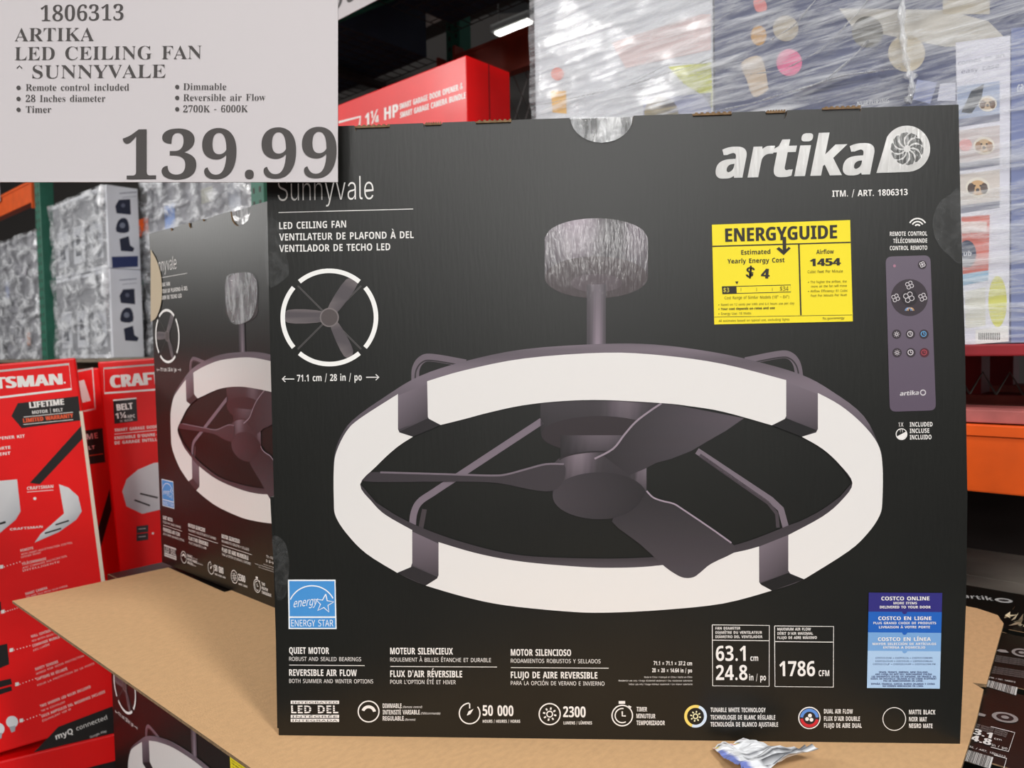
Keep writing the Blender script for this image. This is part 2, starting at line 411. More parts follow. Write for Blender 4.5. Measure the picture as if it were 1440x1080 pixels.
def fan_art(root, stickers=True):
    P = Print(fp)
    # -- product name
    P.text('Sunnyvale', (391, 283), (525.5, 280.5), 33.5, WT, 'inter', res=4, off=-0.008)
    P.text('P99', (535, 255), (535, 245), 5, WT)
    P.line([(392, 299), (581, 294)], 1.1, WT)
    P.text('LED CEILING FAN', (393, 322.5), (487, 320), 9.8, WT, bold=0.03, res=3)
    P.text('VENTILATEUR DE PLAFOND À DEL', (393, 338.5), (582, 335), 9.8, WT, bold=0.03, res=3)
    P.text('VENTILADOR DE TECHO LED', (393, 354.5), (549, 352), 9.8, WT, bold=0.03, res=3)
    P.build('product_name_print', INK, root, 'white printed product name and three lines of type')
    # -- plan view of the fan
    c = (463.5, 446.5)
    for a in (45, 135, 225, 315):
        d = (math.cos(math.radians(a)), math.sin(math.radians(a)))
        P.line([(c[0] + d[0] * 12, c[1] + d[1] * 12), (c[0] + d[0] * 63, c[1] + d[1] * 63)], 2.2, (98, 94, 94), 1)
        P.line([(c[0] + d[0] * 12, c[1] + d[1] * 12), (c[0] + d[0] * 63, c[1] + d[1] * 63)], 1.0, (60, 58, 58), 2)
    bl = lambda *p: P.poly(cr(list(p), 4, True), [(108, 100, 102) if i % 9 < 5 else (84, 78, 82) for i in range(4 * len(p))], 3)
    bl((405, 436), (455, 438), (456, 452), (405, 454)); bl((487, 393), (503, 400), (472, 442), (460, 436)); bl((464, 456), (476, 454), (497, 493), (484, 501))
    P.circle(c, 13.5, (120, 112, 112), 4); P.circle(c, 11.5, (84, 76, 76), 5)
    for q in range(4): P.ring(c, 65.5, 6.4, (244, 243, 240), 4, q * 90 - 40, q * 90 + 40)
    P.text('71.1 cm / 28 in / po', (418, 536.5), (509, 535), 9.5, WT, bold=0.03)
    for x0, x1, y in ((414, 397, 533), (515, 533, 530.5)):
        s = 1 if x1 > x0 else -1
        P.line([(x0, y), (x1, y)], 1.3, WT); P.line([(x1 - 4.5 * s, y - 4), (x1, y), (x1 - 4.5 * s, y + 4)], 1.3, WT)
    P.build('plan_view_picture', INK, root, 'round plan view of a three blade fan with its width')
    # -- the large fan picture
    def G(k):
        k = k if k >= 1 else k ** 1.5
        return (int(94 * k), int(85 * k), int(93 * k))
    xs = [766 + i * 145 / 24 for i in range(25)]
    def el(x, cx, rx, ry): return ry * math.sqrt(max(0, 1 - ((x - cx) / rx) ** 2))
    cols = [G(0.95 + 0.55 * math.exp(-((x - 812) / 26) ** 2) + 0.25 * math.exp(-((x - 893) / 12) ** 2) - 0.35 * math.exp(-((x - 862) / 20) ** 2)) for x in xs]
    P.strip([(x, 336 - el(x, 838.5, 72.6, 29)) for x in xs], [(x, 391) for x in xs], cols, [G(0.75)] * 25, 0)
    P.poly([(838.5 + 72.5 * math.cos(a * math.pi / 24), 390 + 29.5 * math.sin(a * math.pi / 24)) for a in range(48)], (60, 49, 52), 1)
    P.poly([(838.5 + 36 * math.cos(a * math.pi / 16), 398 + 13 * math.sin(a * math.pi / 16)) for a in range(32)], (74, 62, 68), 2)
    rx = [825 + i * 27 / 8 for i in range(9)]; rc = [G(0.8 + 0.75 * math.sin(math.pi * min(1, max(0, (i - 1) / 7))) ** 2) for i in range(9)]
    P.strip([(x, 400) for x in rx], [(x, 492) for x in rx], [G(0.75 + 0.3 * math.sin(math.pi * i / 8)) for i in range(9)], rc, 3)
    # handles behind the rim
    for pts in ([(584, 535), (585, 518), (593, 506), (608, 503), (655, 511)], [(1124, 530), (1120, 511), (1110, 500), (1094, 499), (1048, 508)]):
        P.line(cr(pts, 6), 11, G(1.15), 0); P.line([(x, y + 4) for x, y in cr(pts, 6)], 2, (50, 44, 48), 1)
    # motor, rods, hub
    P.line(cr([(762, 592), (651, 665), (610, 692), (590, 706), (582, 722), (580, 742)], 6), 9.5, G(1.28), 0)
    P.line([(597, 716), (592, 742)], 7, (66, 58, 62), 0)
    P.line([(980, 634), (1084, 703), (1098, 716), (1105, 742)], 9, G(1.25), 0); P.line([(984, 640), (1080, 707), (1092, 722), (1094, 742)], 5, (66, 58, 64), 0)
    xm = [760 + i * 166 / 16 for i in range(17)]
    P.strip([(x, 560) for x in xm], [(x, 610 + el(x, 843, 83, 26)) for x in xm], [G(0.75 + 0.45 * math.exp(-((x - 880) / 22) ** 2)) for x in xm], [G(0.5)] * 17, 0)
    P.poly([(843 + 82 * math.cos(a * math.pi / 20), 611 + 26 * math.sin(a * math.pi / 20)) for a in range(40)], (46, 38, 42), 1)
    xk = [788 + i * 112 / 10 for i in range(11)]
    P.strip([(x, 612) for x in xk], [(x, 650) for x in xk], [G(0.55 + 0.5 * math.sin(math.pi * i / 10)) for i in range(11)], [G(0.45)] * 11, 2)
    xh = [777 + i * 132 / 16 for i in range(17)]
    P.strip([(x, 655 - el(x, 843, 66.5, 20)) for x in xh], [(x, 698) for x in xh], [G(0.72 + 0.65 * math.exp(-((x - 815) / 20) ** 2) + 0.7 * math.exp(-((x - 905) / 9) ** 2)) for x in xh], [G(0.62)] * 17, 3)
    P.ring((843, 652), 60, 2.0, (40, 34, 38), 4, 200, 330, ry=17)
    P.poly([(843 + 66 * math.cos(a * math.pi / 20), 697 + 33 * math.sin(a * math.pi / 20)) for a in range(40)],
           [G(0.66 - 0.12 * math.cos(a * math.pi / 20)) for a in range(40)], 4)
    # blades
    P.poly(cr([(793, 652), (768, 652), (742, 659), (712, 667), (690, 668), (640, 666.5), (535, 663.5), (519, 666), (512, 673), (524, 677.5), (640, 677), (700, 679), (745, 688), (777, 690), (793, 675)], 3, True), G(0.72), 5)
    P.line(cr([(793, 652.5), (768, 652.5), (742, 659), (712, 667), (690, 668.5), (640, 667), (535, 664)], 4), 2.6, G(1.25), 6)
    b2 = [(848, 640), (862, 632), (878, 612), (894, 594), (915, 578), (932, 566), (1046, 588), (1020, 606), (992, 622), (972, 634), (944, 645), (922, 651), (909, 658), (885, 668)]
    P.poly(b2, [G(0.6 + 0.35 * (p[0] - 850) / 200) for p in b2], 5)
    P.line(cr([(836, 645), (862, 631), (878, 611), (894, 593), (915, 577), (930, 567)], 4), 2.6, G(1.6), 6)
    # ring
    T1 = cr([(470, 662), (470, 645), (477, 619), (496, 591), (543, 557), (590, 529), (654, 508), (738, 491), (850, 483.5), (919, 484.5), (989, 493), (1050, 505), (1124, 526), (1169, 550), (1214, 585), (1237, 631), (1240, 650), (1240, 662)], 4)
    OB = cr([(1240, 703), (1236, 725), (1219, 750), (1192, 775), (1130, 814), (1085, 830), (1017, 848), (933, 857), (850, 861), (793, 859), (710, 850.5), (654, 839), (599, 823), (559, 805), (515.5, 778), (488, 750), (472.5, 725.5), (470, 703)], 4)
    HT = cr([(507, 680), (529, 656), (557, 630), (581, 614), (620, 597.5), (654, 589), (688, 580), (735, 570), (790, 564), (850, 562.5), (933, 567), (969, 571), (1017, 579), (1085, 598), (1127, 614), (1156, 631), (1180, 653), (1198, 678)], 4)
    HB = cr([(1181, 698), (1156, 716), (1128, 731), (1107, 739), (1067, 755), (1033, 766), (990, 775), (930, 782), (860, 785), (766, 783), (710, 777), (654, 763), (616, 750.5), (585, 738), (557, 724), (529, 706)], 4)
    hole = HT + HB
    def rim(p): return G(1.0 + 0.28 * math.cos((p[0] - 600) / 60.0) ** 2 if p[1] < 600 else 0.85)
    P.poly(T1 + OB, [rim(p) for p in T1 + OB] + [G(0.72) for p in hole], 7, [hole])
    white = (230, 227, 225)
    def seg(a, b): return cr(a, 4) + cr(b, 4)
    Wb = cr([(601, 536), (654, 520.5), (738, 504), (850, 496), (933, 500), (1017, 512), (1105, 534.5)], 4) + [(1105, 585), (1103, 589)] + cr([(1085, 598), (1017, 579), (969, 571), (933, 567), (850, 562.5), (790, 564), (735, 570), (688, 580), (654, 589), (620, 597.5)], 4) + [(604, 590), (602, 586)]
    Wl = cr([(560, 554), (507, 588), (488, 606), (474, 634), (470, 658), (470, 703), (472.5, 725.5), (488, 750), (515.5, 778), (559, 805)], 4) + [(578, 797), (580, 791)] + cr([(580, 745), (543, 724), (524, 706), (507, 681), (529, 656), (557, 630), (581, 614)], 4) + [(562, 608), (560, 603)]
    Wf = cr([(617, 762), (668, 777), (724, 788), (793, 795), (860, 798), (933, 794), (1033, 776.5), (1067, 768)], 4) + [(1067, 818), (1070, 822)] + cr([(1085, 830), (1017, 848), (933, 857), (850, 861), (793, 859), (710, 850.5), (654, 839), (599, 823)], 4) + [(615, 813), (617, 808)]
    Wr = cr([(1149.5, 552.5), (1181, 570), (1211, 595), (1233, 623), (1240, 652), (1240, 703), (1236, 725), (1219, 750), (1192, 775), (1130, 814)], 4) + [(1112, 808), (1108, 802)] + cr([(1108, 752), (1156, 726), (1183, 703), (1198, 679), (1180, 653), (1156, 631), (1127, 614)], 4) + [(1147, 608), (1149.5, 603)]
    for pl in (Wb, Wl, Wf, Wr): P.poly(pl, white, 8)
    for pl, k in (([(562, 607), (602, 588), (620, 597.5), (581, 614)], 0.52), ([(1105, 588), (1148, 605), (1127, 614), (1085, 598)], 0.4), ([(581, 796), (616, 811), (599, 823), (559, 805)], 0.55), ([(1068, 820), (1108, 805), (1130, 814), (1085, 830)], 0.32)):
        P.poly(pl, G(k), 9)
    for x0, x1, y0, y1, z0, z1 in ((560, 601, 556, 540, 604, 588), (1105.5, 1149, 537, 554, 588, 605), (580, 617, 747, 764, 794, 810), (1067.5, 1108, 768, 752, 819, 805)):
        P.poly([(x0, y0), (x1, y1), (x1, z1), (x0, z0)], [G(1.25), G(1.15), G(0.8), G(0.95)], 8)
    b3 = cr([(860, 733), (880, 722), (898, 708), (909, 690), (918, 699), (931, 704), (947, 708), (960, 716), (1000, 743), (1028, 763), (1033, 770), (1031, 777), (1000, 792), (985, 804), (975, 811), (962, 812), (950, 807), (933, 795), (900, 765)], 3, True)
    P.poly(b3, [G(0.6 + 0.22 * max(0, min(1, (p[1] - 700) / 100))) for p in b3], 9)
    P.line(cr([(909, 690), (918, 699), (931, 704), (947, 708), (960, 716), (1000, 743), (1028, 763)], 4), 2.2, G(1.7), 10)
    P.build('fan_picture', VARN, root, 'large picture of a grey ceiling fan inside a white ring light')
    # -- maker's logo
    SV = (192, 191, 189)
    P.text('artika', (1006, 251), (1221, 245.5), 56, SV, 'bold', 3, bold=0.035, shear=0.20, res=5)
    e = (1275, 209.5)
    drop = [(e[0] + 32.5 * math.cos(math.radians(a)), e[1] + 32.5 * math.sin(math.radians(a))) for a in range(-150, 91, 8)] + [(1262, 242.5), (1232, 243.5), (1238, 224)]
    P.poly(drop, SV, 3)
    for k in range(10):
        a0 = k * 36
        pts = []
        for rr, da in ((5, 0), (12, -10), (19, -12), (23, -6), (23.2, 12), (22, 22), (16, 14), (9, 14), (5, 22)):
            a = math.radians(a0 + da + (rr - 5) * 2.2); pts.append((e[0] + rr * math.cos(a), e[1] + rr * math.sin(a)))
        P.poly(pts, (54, 55, 53), 4)
    P.text('ITM. / ART. 1806313', (1170, 277), (1276, 274.5), 8.8, WT, bold=0.05, res=3)
    P.build('maker_logo_print', VARN, root, 'silver italic logo with a wheel emblem and article number')
    # -- remote control picture
    P.ring((1290, 320), 4, 2.2, WT, 1, 215, 325); P.ring((1290, 320), 8.3, 2.0, WT, 1, 210, 330); P.ring((1290, 320), 12.6, 2.0, WT, 1, 210, 330)
    for t, x0, y in (('REMOTE CONTROL', 1251, 332), ('TÉLÉCOMMANDE', 1255.5, 342), ('CONTROL REMOTO', 1251, 352)): P.text(t, (x0, y), (1303.5, y - 0.6), 6, WT, bold=0.05)
    q = [(1245, 361), (1308, 359), (1316, 577), (1251, 579)]
    body = []
    for i, p in enumerate(q):
        a, b = q[i - 1], q[(i + 1) % 4]
        da = math.dist(a, p); db = math.dist(b, p); r = 9
        s0 = (p[0] + (a[0] - p[0]) * r / da, p[1] + (a[1] - p[1]) * r / da); s1 = (p[0] + (b[0] - p[0]) * r / db, p[1] + (b[1] - p[1]) * r / db)
        for j in range(6):
            t = j / 5; body.append(((1 - t) ** 2 * s0[0] + 2 * t * (1 - t) * p[0] + t * t * s1[0], (1 - t) ** 2 * s0[1] + 2 * t * (1 - t) * p[1] + t * t * s1[1]))
    P.poly(body, [(int(104 - 0.05 * (p[1] - 360)), int(94 - 0.06 * (p[1] - 360)), int(108 - 0.05 * (p[1] - 360))) for p in body], 1)
    dk = (58, 50, 57)
    P.circle((1278.5, 418.5), 26, dk, 2); P.circle((1278.5, 418.5), 11.5, (42, 37, 42), 3)
    P.circle((1296.5, 372.5), 6.2, dk, 2); P.circle((1257.5, 374), 2, (170, 120, 140), 2)
    def tri(c, r):
        for k in range(4):
            a = math.radians(k * 90 + 20); P.ring((c[0] + 0.55 * r * math.cos(a), c[1] + 0.55 * r * math.sin(a)), 0.42 * r, 0.9, (214, 208, 212), 4, 0, 360, 10)
    for c, r in (((1278.5, 401), 6), ((1259, 419), 6), ((1297, 418), 6), ((1277.5, 418), 8), ((1296.5, 372), 4.2)): tri(c, r)
    for k, x in enumerate((-1, 0, 1)): P.ring((1278.5 + x * 2, 437), 4, 1, ((120, 160, 210), (214, 208, 212), (220, 170, 110))[k], 4, 180, 360, 10)
    for j, y in enumerate((470, 496)):
        for i, x in enumerate((1260.5, 1280, 1299)):
            P.circle((x + j * 0.6, y), 6.6, dk if (i, j) != (2, 1) else (84, 40, 50), 2)
            cc = (214, 208, 212) if i < 2 else ((100, 170, 220) if j == 0 else (170, 70, 80))
            if i == 0:
                P.ring((x + j * 0.6, y), 1.8, 0.9, cc, 3, n=10)
                for k in range(8): a = k * math.pi / 4; P.line([(x + j * 0.6 + 2.8 * math.cos(a), y + 2.8 * math.sin(a)), (x + j * 0.6 + 4 * math.cos(a), y + 4 * math.sin(a))], 0.8, cc, 3)
            else:
                P.ring((x + j * 0.6 - 0.6, y - 0.4), 3.6, 1.0, cc, 3, n=12); P.line([(x + j * 0.6 - 0.6, y - 3), (x + j * 0.6 - 0.6, y), (x + j * 0.6 + 1.6, y)], 0.9, cc, 3)
    P.text('artika', (1265, 556.5), (1291, 555), 6, (205, 200, 204), 'bold', 3, bold=0.03, shear=0.2); P.ring((1297.5, 552), 3.6, 1.5, (205, 200, 204), 3, n=14)
    P.text('1X', (1263, 600), 1270, 6.2, WT); P.ring((1267.5, 610.5), 7.6, 1.2, WT, 1); P.poly([(1260.5, 614), (1274.5, 606.5), (1274.5, 613), (1270, 617.6), (1264, 617)], WT, 1)
    P.text('11', (1264.5, 608), 1269, 4, WT)
    for t, y, x in (('INCLUDED', 600, 1311), ('INCLUSE', 609, 1306.5), ('INCLUIDO', 618, 1309.5)): P.text(t, (1279, y), (x, y - 0.4), 6.3, WT, bold=0.03)
    P.build('remote_control_picture', INK, root, 'picture of a slim grey remote control with round buttons')
    # -- energy star mark
    bl = (72, 148, 216)
    P.poly([(405, 815), (472, 815), (473.5, 884.5), (406, 884.5)], (240, 244, 248), 0)
    P.poly([(407, 817), (470.5, 817), (471.3, 866.6), (407.6, 866.6)], bl, 1); P.poly([(407.7, 868.8), (471.4, 868.8), (471.8, 882.7), (407.9, 882.7)], bl, 1)
    P.ring((439, 857), 33.5, 1.6, (240, 244, 248), 2, 205, 332)
    st = [(456.5 + (13.5 if k % 2 == 0 else 5.6) * math.sin(math.radians(36 * k + 8)), 848.5 - (13.5 if k % 2 == 0 else 5.6) * math.cos(math.radians(36 * k + 8))) for k in range(11)]
    P.line(st, 1.5, (240, 244, 248), 3)
    P.text('energy', (412.5, 854), (446, 850), 11.5, (240, 244, 248), layer=3, shear=0.35)
    P.text('ENERGY STAR', (410, 880.5), (469, 880.5), 9.2, (240, 244, 248), layer=3)
    P.build('energy_star_mark', INK, root, 'blue square efficiency mark with a white star')
    # -- feature columns
    for x, items, rule in ((407, (('QUIET MOTOR', 463, 919, 9.2), ('ROBUST AND SEALED BEARINGS', 508, 929, 5.6), ('REVERSIBLE AIR FLOW', 502, 950, 9.2), ('BOTH SUMMER AND WINTER OPTIONS', 525, 960, 5.6)), (513, 935)),
                           (549, (('MOTEUR SILENCIEUX', 637, 919.7, 9.2), ('ROULEMENT À BILLES ÉTANCHE ET DURABLE', 690.5, 930, 5.6), ("FLUX D'AIR RÉVERSIBLE", 650, 951.7, 9.2), ("POUR L'OPTION ÉTÉ ET HIVER", 641, 961.3, 5.6)), (699, 937)),
                           (718.5, (('MOTOR SILENCIOSO', 803, 921.7, 9.2), ('RODAMIENTOS ROBUSTOS Y SELLADOS', 844.5, 931.7, 5.6), ('FLUJO DE AIRE REVERSIBLE', 840, 953.3, 9.2), ('PARA LA OPCIÓN DE VERANO E INVIERNO', 850, 963, 5.6)), (856, 938.6))):
        for i, (t, x1, y, cap) in enumerate(items): P.text(t, (x, y), (x1, y + (x1 - x) * 0.006), cap, WT, bold=0.06 if cap > 8 else 0.0)
        P.line([(x, rule[1]), (rule[0], rule[1] + 0.8)], 0.9, WT)
    P.text('71.1 × 71.1 × 37.2 cm', (919, 935), (973, 935.4), 5.6, WT, bold=0.06); P.text('28 × 28 × 14.64 in / po', (917, 945), (973, 945.4), 5.6, WT, bold=0.06)
    P.text('Made in China / Fabriqué en Chine / Hecho en China', (906, 953), 973, 2.3, WT); P.text('Residential use only / Usage résidentiel seulement / Uso residencial solamente', (870, 958), 973.5, 2.3, WT)
    P.text('Indoor use only / Usage intérieur seulement / Uso interior solamente', (884, 963), 973.5, 2.3, WT)
    for x0, x1, y0, y1, ym in ((1001.5, 1081.7, 878.5, 965, 900), (1089, 1172, 880, 966, 902)):
        P.line([(x0, y0), (x1, y0 + 0.8), (x1 - 0.3, y1), (x0 + 0.6, y1 - 0.8), (x0, y0)], 1.0, WT); P.line([(x0, ym), (x1, ym + 0.8)], 1.0, WT)
    for t, x1, y in (('FAN DIAMETER', 1041, 885), ('DIAMÈTRE DU VENTILATEUR', 1071.5, 891), ('DIÁMETRO DEL VENTILADOR', 1072, 897)): P.text(t, (1006, y), x1, 3.7, WT, bold=0.05)
    for t, x1, y in (('MAXIMUM AIR FLOW', 1140, 886.3), ("DÉBIT D'AIR MAXIMAL", 1143, 892.3), ('FLUJO DE AIRE MÁXIMO', 1148.5, 898.2)): P.text(t, (1093, y), x1, 3.7, WT, bold=0.05)
    for t, x0, x1, y, cap in (('63.1', 1006.7, 1048.5, 929, 21), ('24.8', 1006.7, 1051, 956, 21), ('1786', 1096, 1146, 950.5, 21)): P.text(t, (x0, y), x1, cap, WT, bold=0.05, res=4)
    for t, x0, x1, y, cap in (('cm', 1055, 1066, 929, 8), ('in / po', 1053.5, 1077, 956.5, 8.5), ('CFM', 1151, 1166, 950.5, 8.3)): P.text(t, (x0, y), x1, cap, WT, bold=0.05, res=3)
    P.build('feature_text_print', INK, root, 'columns of small white feature text and framed numbers')
    # -- row of icons
    P.poly([(409, 985), (477, 985), (477, 989.6), (409, 989.6)], WT, 1); P.poly([(409, 1005), (477, 1005), (477, 1009.3), (409, 1009.3)], WT, 1); P.poly([(409, 1010.6), (477, 1010.6), (477, 1015), (409, 1015)], WT, 1)
    P.text('LED DEL', (410, 1002.6), (476, 1002.6), 10.8, WT, 'bold'); P.line([(411, 997), (475, 997)], 0.7, (40, 34, 34), 3); P.line([(411, 1000), (475, 1000)], 0.7, (40, 34, 34), 3); P.line([(411, 994.2), (475, 994.2)], 0.7, (40, 34, 34), 3)
    for t, y in (('INTEGRATED', 988.8), ('INTÉGRÉE', 1008.6), ('INTEGRADA', 1014.2)): P.text(t, (411, y), 475, 2.6, (40, 36, 36), layer=3)
    P.ring((518.5, 1000.3), 14.6, 1.7, WT); P.ring((518.5, 1002), 8.3, 4.2, WT, 1, 200, 350)
    for t, x1, y, t2, x2 in (('DIMMABLE', 565, 995.3, '(Remote control)', 593.5), ('INTENSITÉ VARIABLE', 590.5, 1004.3, '(Télécommande)', 619), ('REGULABLE', 568, 1013, '(Remoto)', 584)):
        P.text(t, (538.5, y), x1, 6.3, WT, bold=0.05); P.text(t2, (x1 + 1.5, y), x2, 3, WT, shear=0.2)
    P.ring((660.5, 1003), 14.5, 1.7, WT, 1, -40, 268); P.line([(660.5, 989), (660.5, 996)], 1.6, WT); P.poly([(656.5, 1006), (659, 1000), (666, 996.5), (661.5, 1004)], WT, 1)
    P.text('50 000', (679, 1006), (722, 1006.6), 14.6, WT, bold=0.06, res=3); P.text('HOURS / HEURES / HORAS', (679, 1016), 731.5, 4.2, WT, bold=0.04)
    P.ring((773, 1004), 14.8, 1.7, WT); P.ring((773, 1004), 4, 1.7, WT)
    P.ring((978, 1007), 13.9, 4.0, (238, 212, 110), 1, 110, 290); P.ring((978, 1007), 13.9, 4.0, (206, 222, 240), 1, -70, 110); P.ring((978, 1007), 3.2, 1.5, (240, 236, 190)); 
    for k in range(8):
        a = k * math.pi / 4 + 0.2
        P.line([(773 + 6.3 * math.cos(a), 1004 + 6.3 * math.sin(a)), (773 + 9.5 * math.cos(a), 1004 + 9.5 * math.sin(a))], 2.3, WT)
        P.line([(978 + 5 * math.cos(a), 1007 + 5 * math.sin(a)), (978 + 7.6 * math.cos(a), 1007 + 7.6 * math.sin(a))], 1.8, (240, 236, 190))
    P.text('2300', (792, 1008), (823.5, 1008.4), 15, WT, bold=0.06, res=3); P.text('LUMENS / LÚMENES', (792.5, 1018.3), 832.5, 4.2, WT, bold=0.04)
    P.ring((875, 1006), 14.4, 1.7, WT); P.ring((875, 1006), 10, 1.6, WT, 1, 60, 280); P.line([(875, 1000), (875, 1006.5), (880, 1006.5)], 1.9, WT); P.poly([(870, 985.5), (879, 985.5), (879, 989.5), (870, 989.5)], WT, 1); P.poly([(884, 991.5), (888, 993.5), (886.5, 996.5), (882.5, 994)], WT, 1)
    P.circle((1138, 1009.3), 15.7, WT, 1); P.circle((1138, 1009.3), 14.2, (36, 34, 38), 2)
    P.ring((1138, 1009.3), 11, 4.2, (92, 140, 214), 3, 185, 355); P.ring((1138, 1009.3), 11, 4.2, (200, 40, 50), 3, 10, 175)
    for k in range(3): a = math.radians(k * 120 - 80); P.circle((1138 + 3.6 * math.cos(a), 1009.3 + 3.6 * math.sin(a)), 2.7, WT, 4, 12)
    P.ring((1257.3, 1010.8), 16, 1.0, WT)
    for x, rows in ((895, (('TIMER', 910, 1000), ('MINUTEUR', 921.5, 1009.6), ('TEMPORIZADOR', 935, 1019.2))), (999, (('TUNABLE WHITE TECHNOLOGY', 1076.5, 1001), ('TECHNOLOGIE DE BLANC RÉGLABLE', 1090, 1011.4), ('TECNOLOGÍA DE BLANCO AJUSTABLE', 1094, 1021.3))),
                    (1158.5, (('DUAL AIR FLOW', 1199, 1003), ("FLUX D'AIR DOUBLE", 1209, 1013.2), ('FLUJO DE AIRE DUAL', 1211.5, 1022.8))), (1278, (('MATTE BLACK', 1315, 1004), ('NOIR MAT', 1303, 1014), ('NEGRO MATE', 1311, 1023.3)))):
        for t, x1, y in rows: P.text(t, (x, y), (x1, y + 0.3), 6.3, WT, bold=0.04)
    cuts = [fp((x, 1000))[0] for x in (490, 640, 745, 850, 950, 1115, 1235)]
    names = ('integrated_led_icon', 'dimmer_icon', 'hours_icon', 'lumens_icon', 'timer_icon', 'tunable_white_icon', 'dual_air_flow_icon', 'matte_black_icon')
    for k, nm in enumerate(names):
        S2 = Print(fp); ix = {}
        for f in P.f:
            cx = sum(P.v[i][0] for i in f) / len(f)
            if sum(cx > c for c in cuts) != k: continue
            for i in f:
                if i not in ix: ix[i] = len(S2.v); S2.v.append(P.v[i]); S2.c.append(P.c[i])
            S2.f.append(tuple(ix[i] for i in f))
        S2.build(nm, INK, root, 'small white icon with its caption')
    P.v, P.f, P.c = [], [], []
    if not stickers: return
    # -- yellow energy label
    E6 = lambda p: fp((980 + p[0] / 6.0, 300 + p[1] / 6.0))
    Y = Print(E6); k = (48, 44, 40)
    Y.poly([(125, 97), (1290, 58), (1313, 912), (145, 938)], (244, 224, 44), 4)
    Y.text('ENERGYGUIDE', (240, 242), (1178, 212), 112, k, 'bold', 6, bold=0.02, res=3)
    Y.line([(735, 200), (738, 330)], 30, k, 6); Y.poly([(668, 300), (690, 285), (735, 322), (772, 283), (789, 297), (730, 354)], k, 6)
    Y.line([(130, 280), (1296, 246)], 11, k, 5); Y.line([(858, 260), (875, 860)], 13, k, 5); Y.line([(145, 876), (1308, 858)], 4, k, 5)
    Y.text('Estimated', (372, 350), (618, 343), 38, k, layer=6, bold=0.03); Y.text('Yearly Energy Cost', (256, 425), (738, 413), 38, k, layer=6, bold=0.03)
    Y.text('$ 4', (412, 540), (606, 552), 82, k, 'bold', 6, bold=0.04); Y.poly([(322, 576), (349, 575), (336, 601)], k, 6)
    Y.line([(212, 620), (788, 605), (790, 664), (214, 680), (212, 618)], 6, k, 5); Y.poly([(212, 620), (332, 617), (334, 677), (214, 681)], k, 6)
    for x in (370, 502, 634): Y.line([(x, 630), (x, 658)], 3, k, 5)
    Y.text('$3', (222, 666), 270, 36, (240, 226, 80), layer=7); Y.text('$34', (698, 654), 770, 36, (110, 100, 30), layer=7)
    for t, a, b, cap in (('Cost Range of Similar Models (18" – 84")', (232, 726), (776, 716), 24), ('• Based on 12 cents per kWh and 6.4 hours use per day', (180, 782), (820, 768), 19), ('• Energy Use: 18 Watts', (180, 858), (455, 853), 20), ('All estimates based on typical use, excluding lights', (182, 917), (778, 904), 18), ('Cubic Feet Per Minute', (932, 506), (1228, 500), 24),
                         ('• The higher the airflow, the', (935, 592), (1260, 584), 20), ('more air the fan will move', (962, 628), (1262, 620), 20), ('• Airflow Efficiency: 81 Cubic', (935, 668), (1268, 662), 20), ('Feet Per Minute Per Watt', (960, 706), (1262, 698), 20)):
        Y.text(t, a, b, cap, (92, 82, 30), layer=6)
    Y.text('• Your cost depends on rates and use', (180, 818), (655, 808), 20, k, layer=6, bold=0.06)
    Y.text('Airflow', (1005, 345), (1153, 341), 36, k, layer=6, bold=0.03); Y.text('1454', (955, 447), (1208, 440), 62, k, 'bold', 6, bold=0.06); Y.text('ftc.gov/energy', (1058, 897), (1242, 892), 20, k, layer=6)
    Y.build('energy_label_sticker', PAPER, root, 'yellow energy cost label with black lettering')
    # -- blue sticker
    E4 = lambda p: fp((980 + p[0] / 4.0, 800 + p[1] / 4.0))
    Q = Print(E4)
    def lerp(a, b, t): return (a[0] + (b[0] - a[0]) * t, a[1] + (b[1] - a[1]) * t)
    tl, tr, br, bl_ = (965, 132), (1378, 134), (1364, 672), (955, 668); ts = (0, 0.2, 0.417, 0.61, 1)
    for i, c in enumerate(((48, 44, 122), (32, 96, 186), (118, 164, 216), (170, 200, 232))):
        Q.poly([lerp(tl, bl_, ts[i]), lerp(tr, br, ts[i]), lerp(tr, br, ts[i + 1]), lerp(tl, bl_, ts[i + 1])], c, 4)
        if i < 3: Q.circle((1166, lerp(tl, bl_, ts[i + 1])[1]), 14, c, 5, 16)
    for t, x0, x1, y, cap, c, b in (('COSTCO ONLINE', 1035, 1305, 175, 21, WT, .06), ('MORE ITEMS', 1103, 1235, 197, 13, WT, .06), ('DELIVERED TO YOUR DOOR', 1027, 1312, 220, 14, WT, .06), ('COSTCO EN LIGNE', 1018, 1316, 286, 20, WT, .06), ('PLUS GRAND CHOIX DE PRODUITS', 990, 1343, 309, 13, WT, .04), ('LIVRAISON À VOTRE PORTE', 1022, 1308, 332, 13, WT, .05),
                            ('COSTCO EN LÍNEA', 1016, 1313, 403, 20, WT, .06), ('MAYOR SELECCIÓN DE ARTÍCULOS', 986, 1343, 426, 13, WT, .04), ('ENTREGA A DOMICILIO', 1046, 1281, 446, 13, WT, .04)):
        Q.text(t, (x0, y), x1, cap, c, layer=6, bold=b)
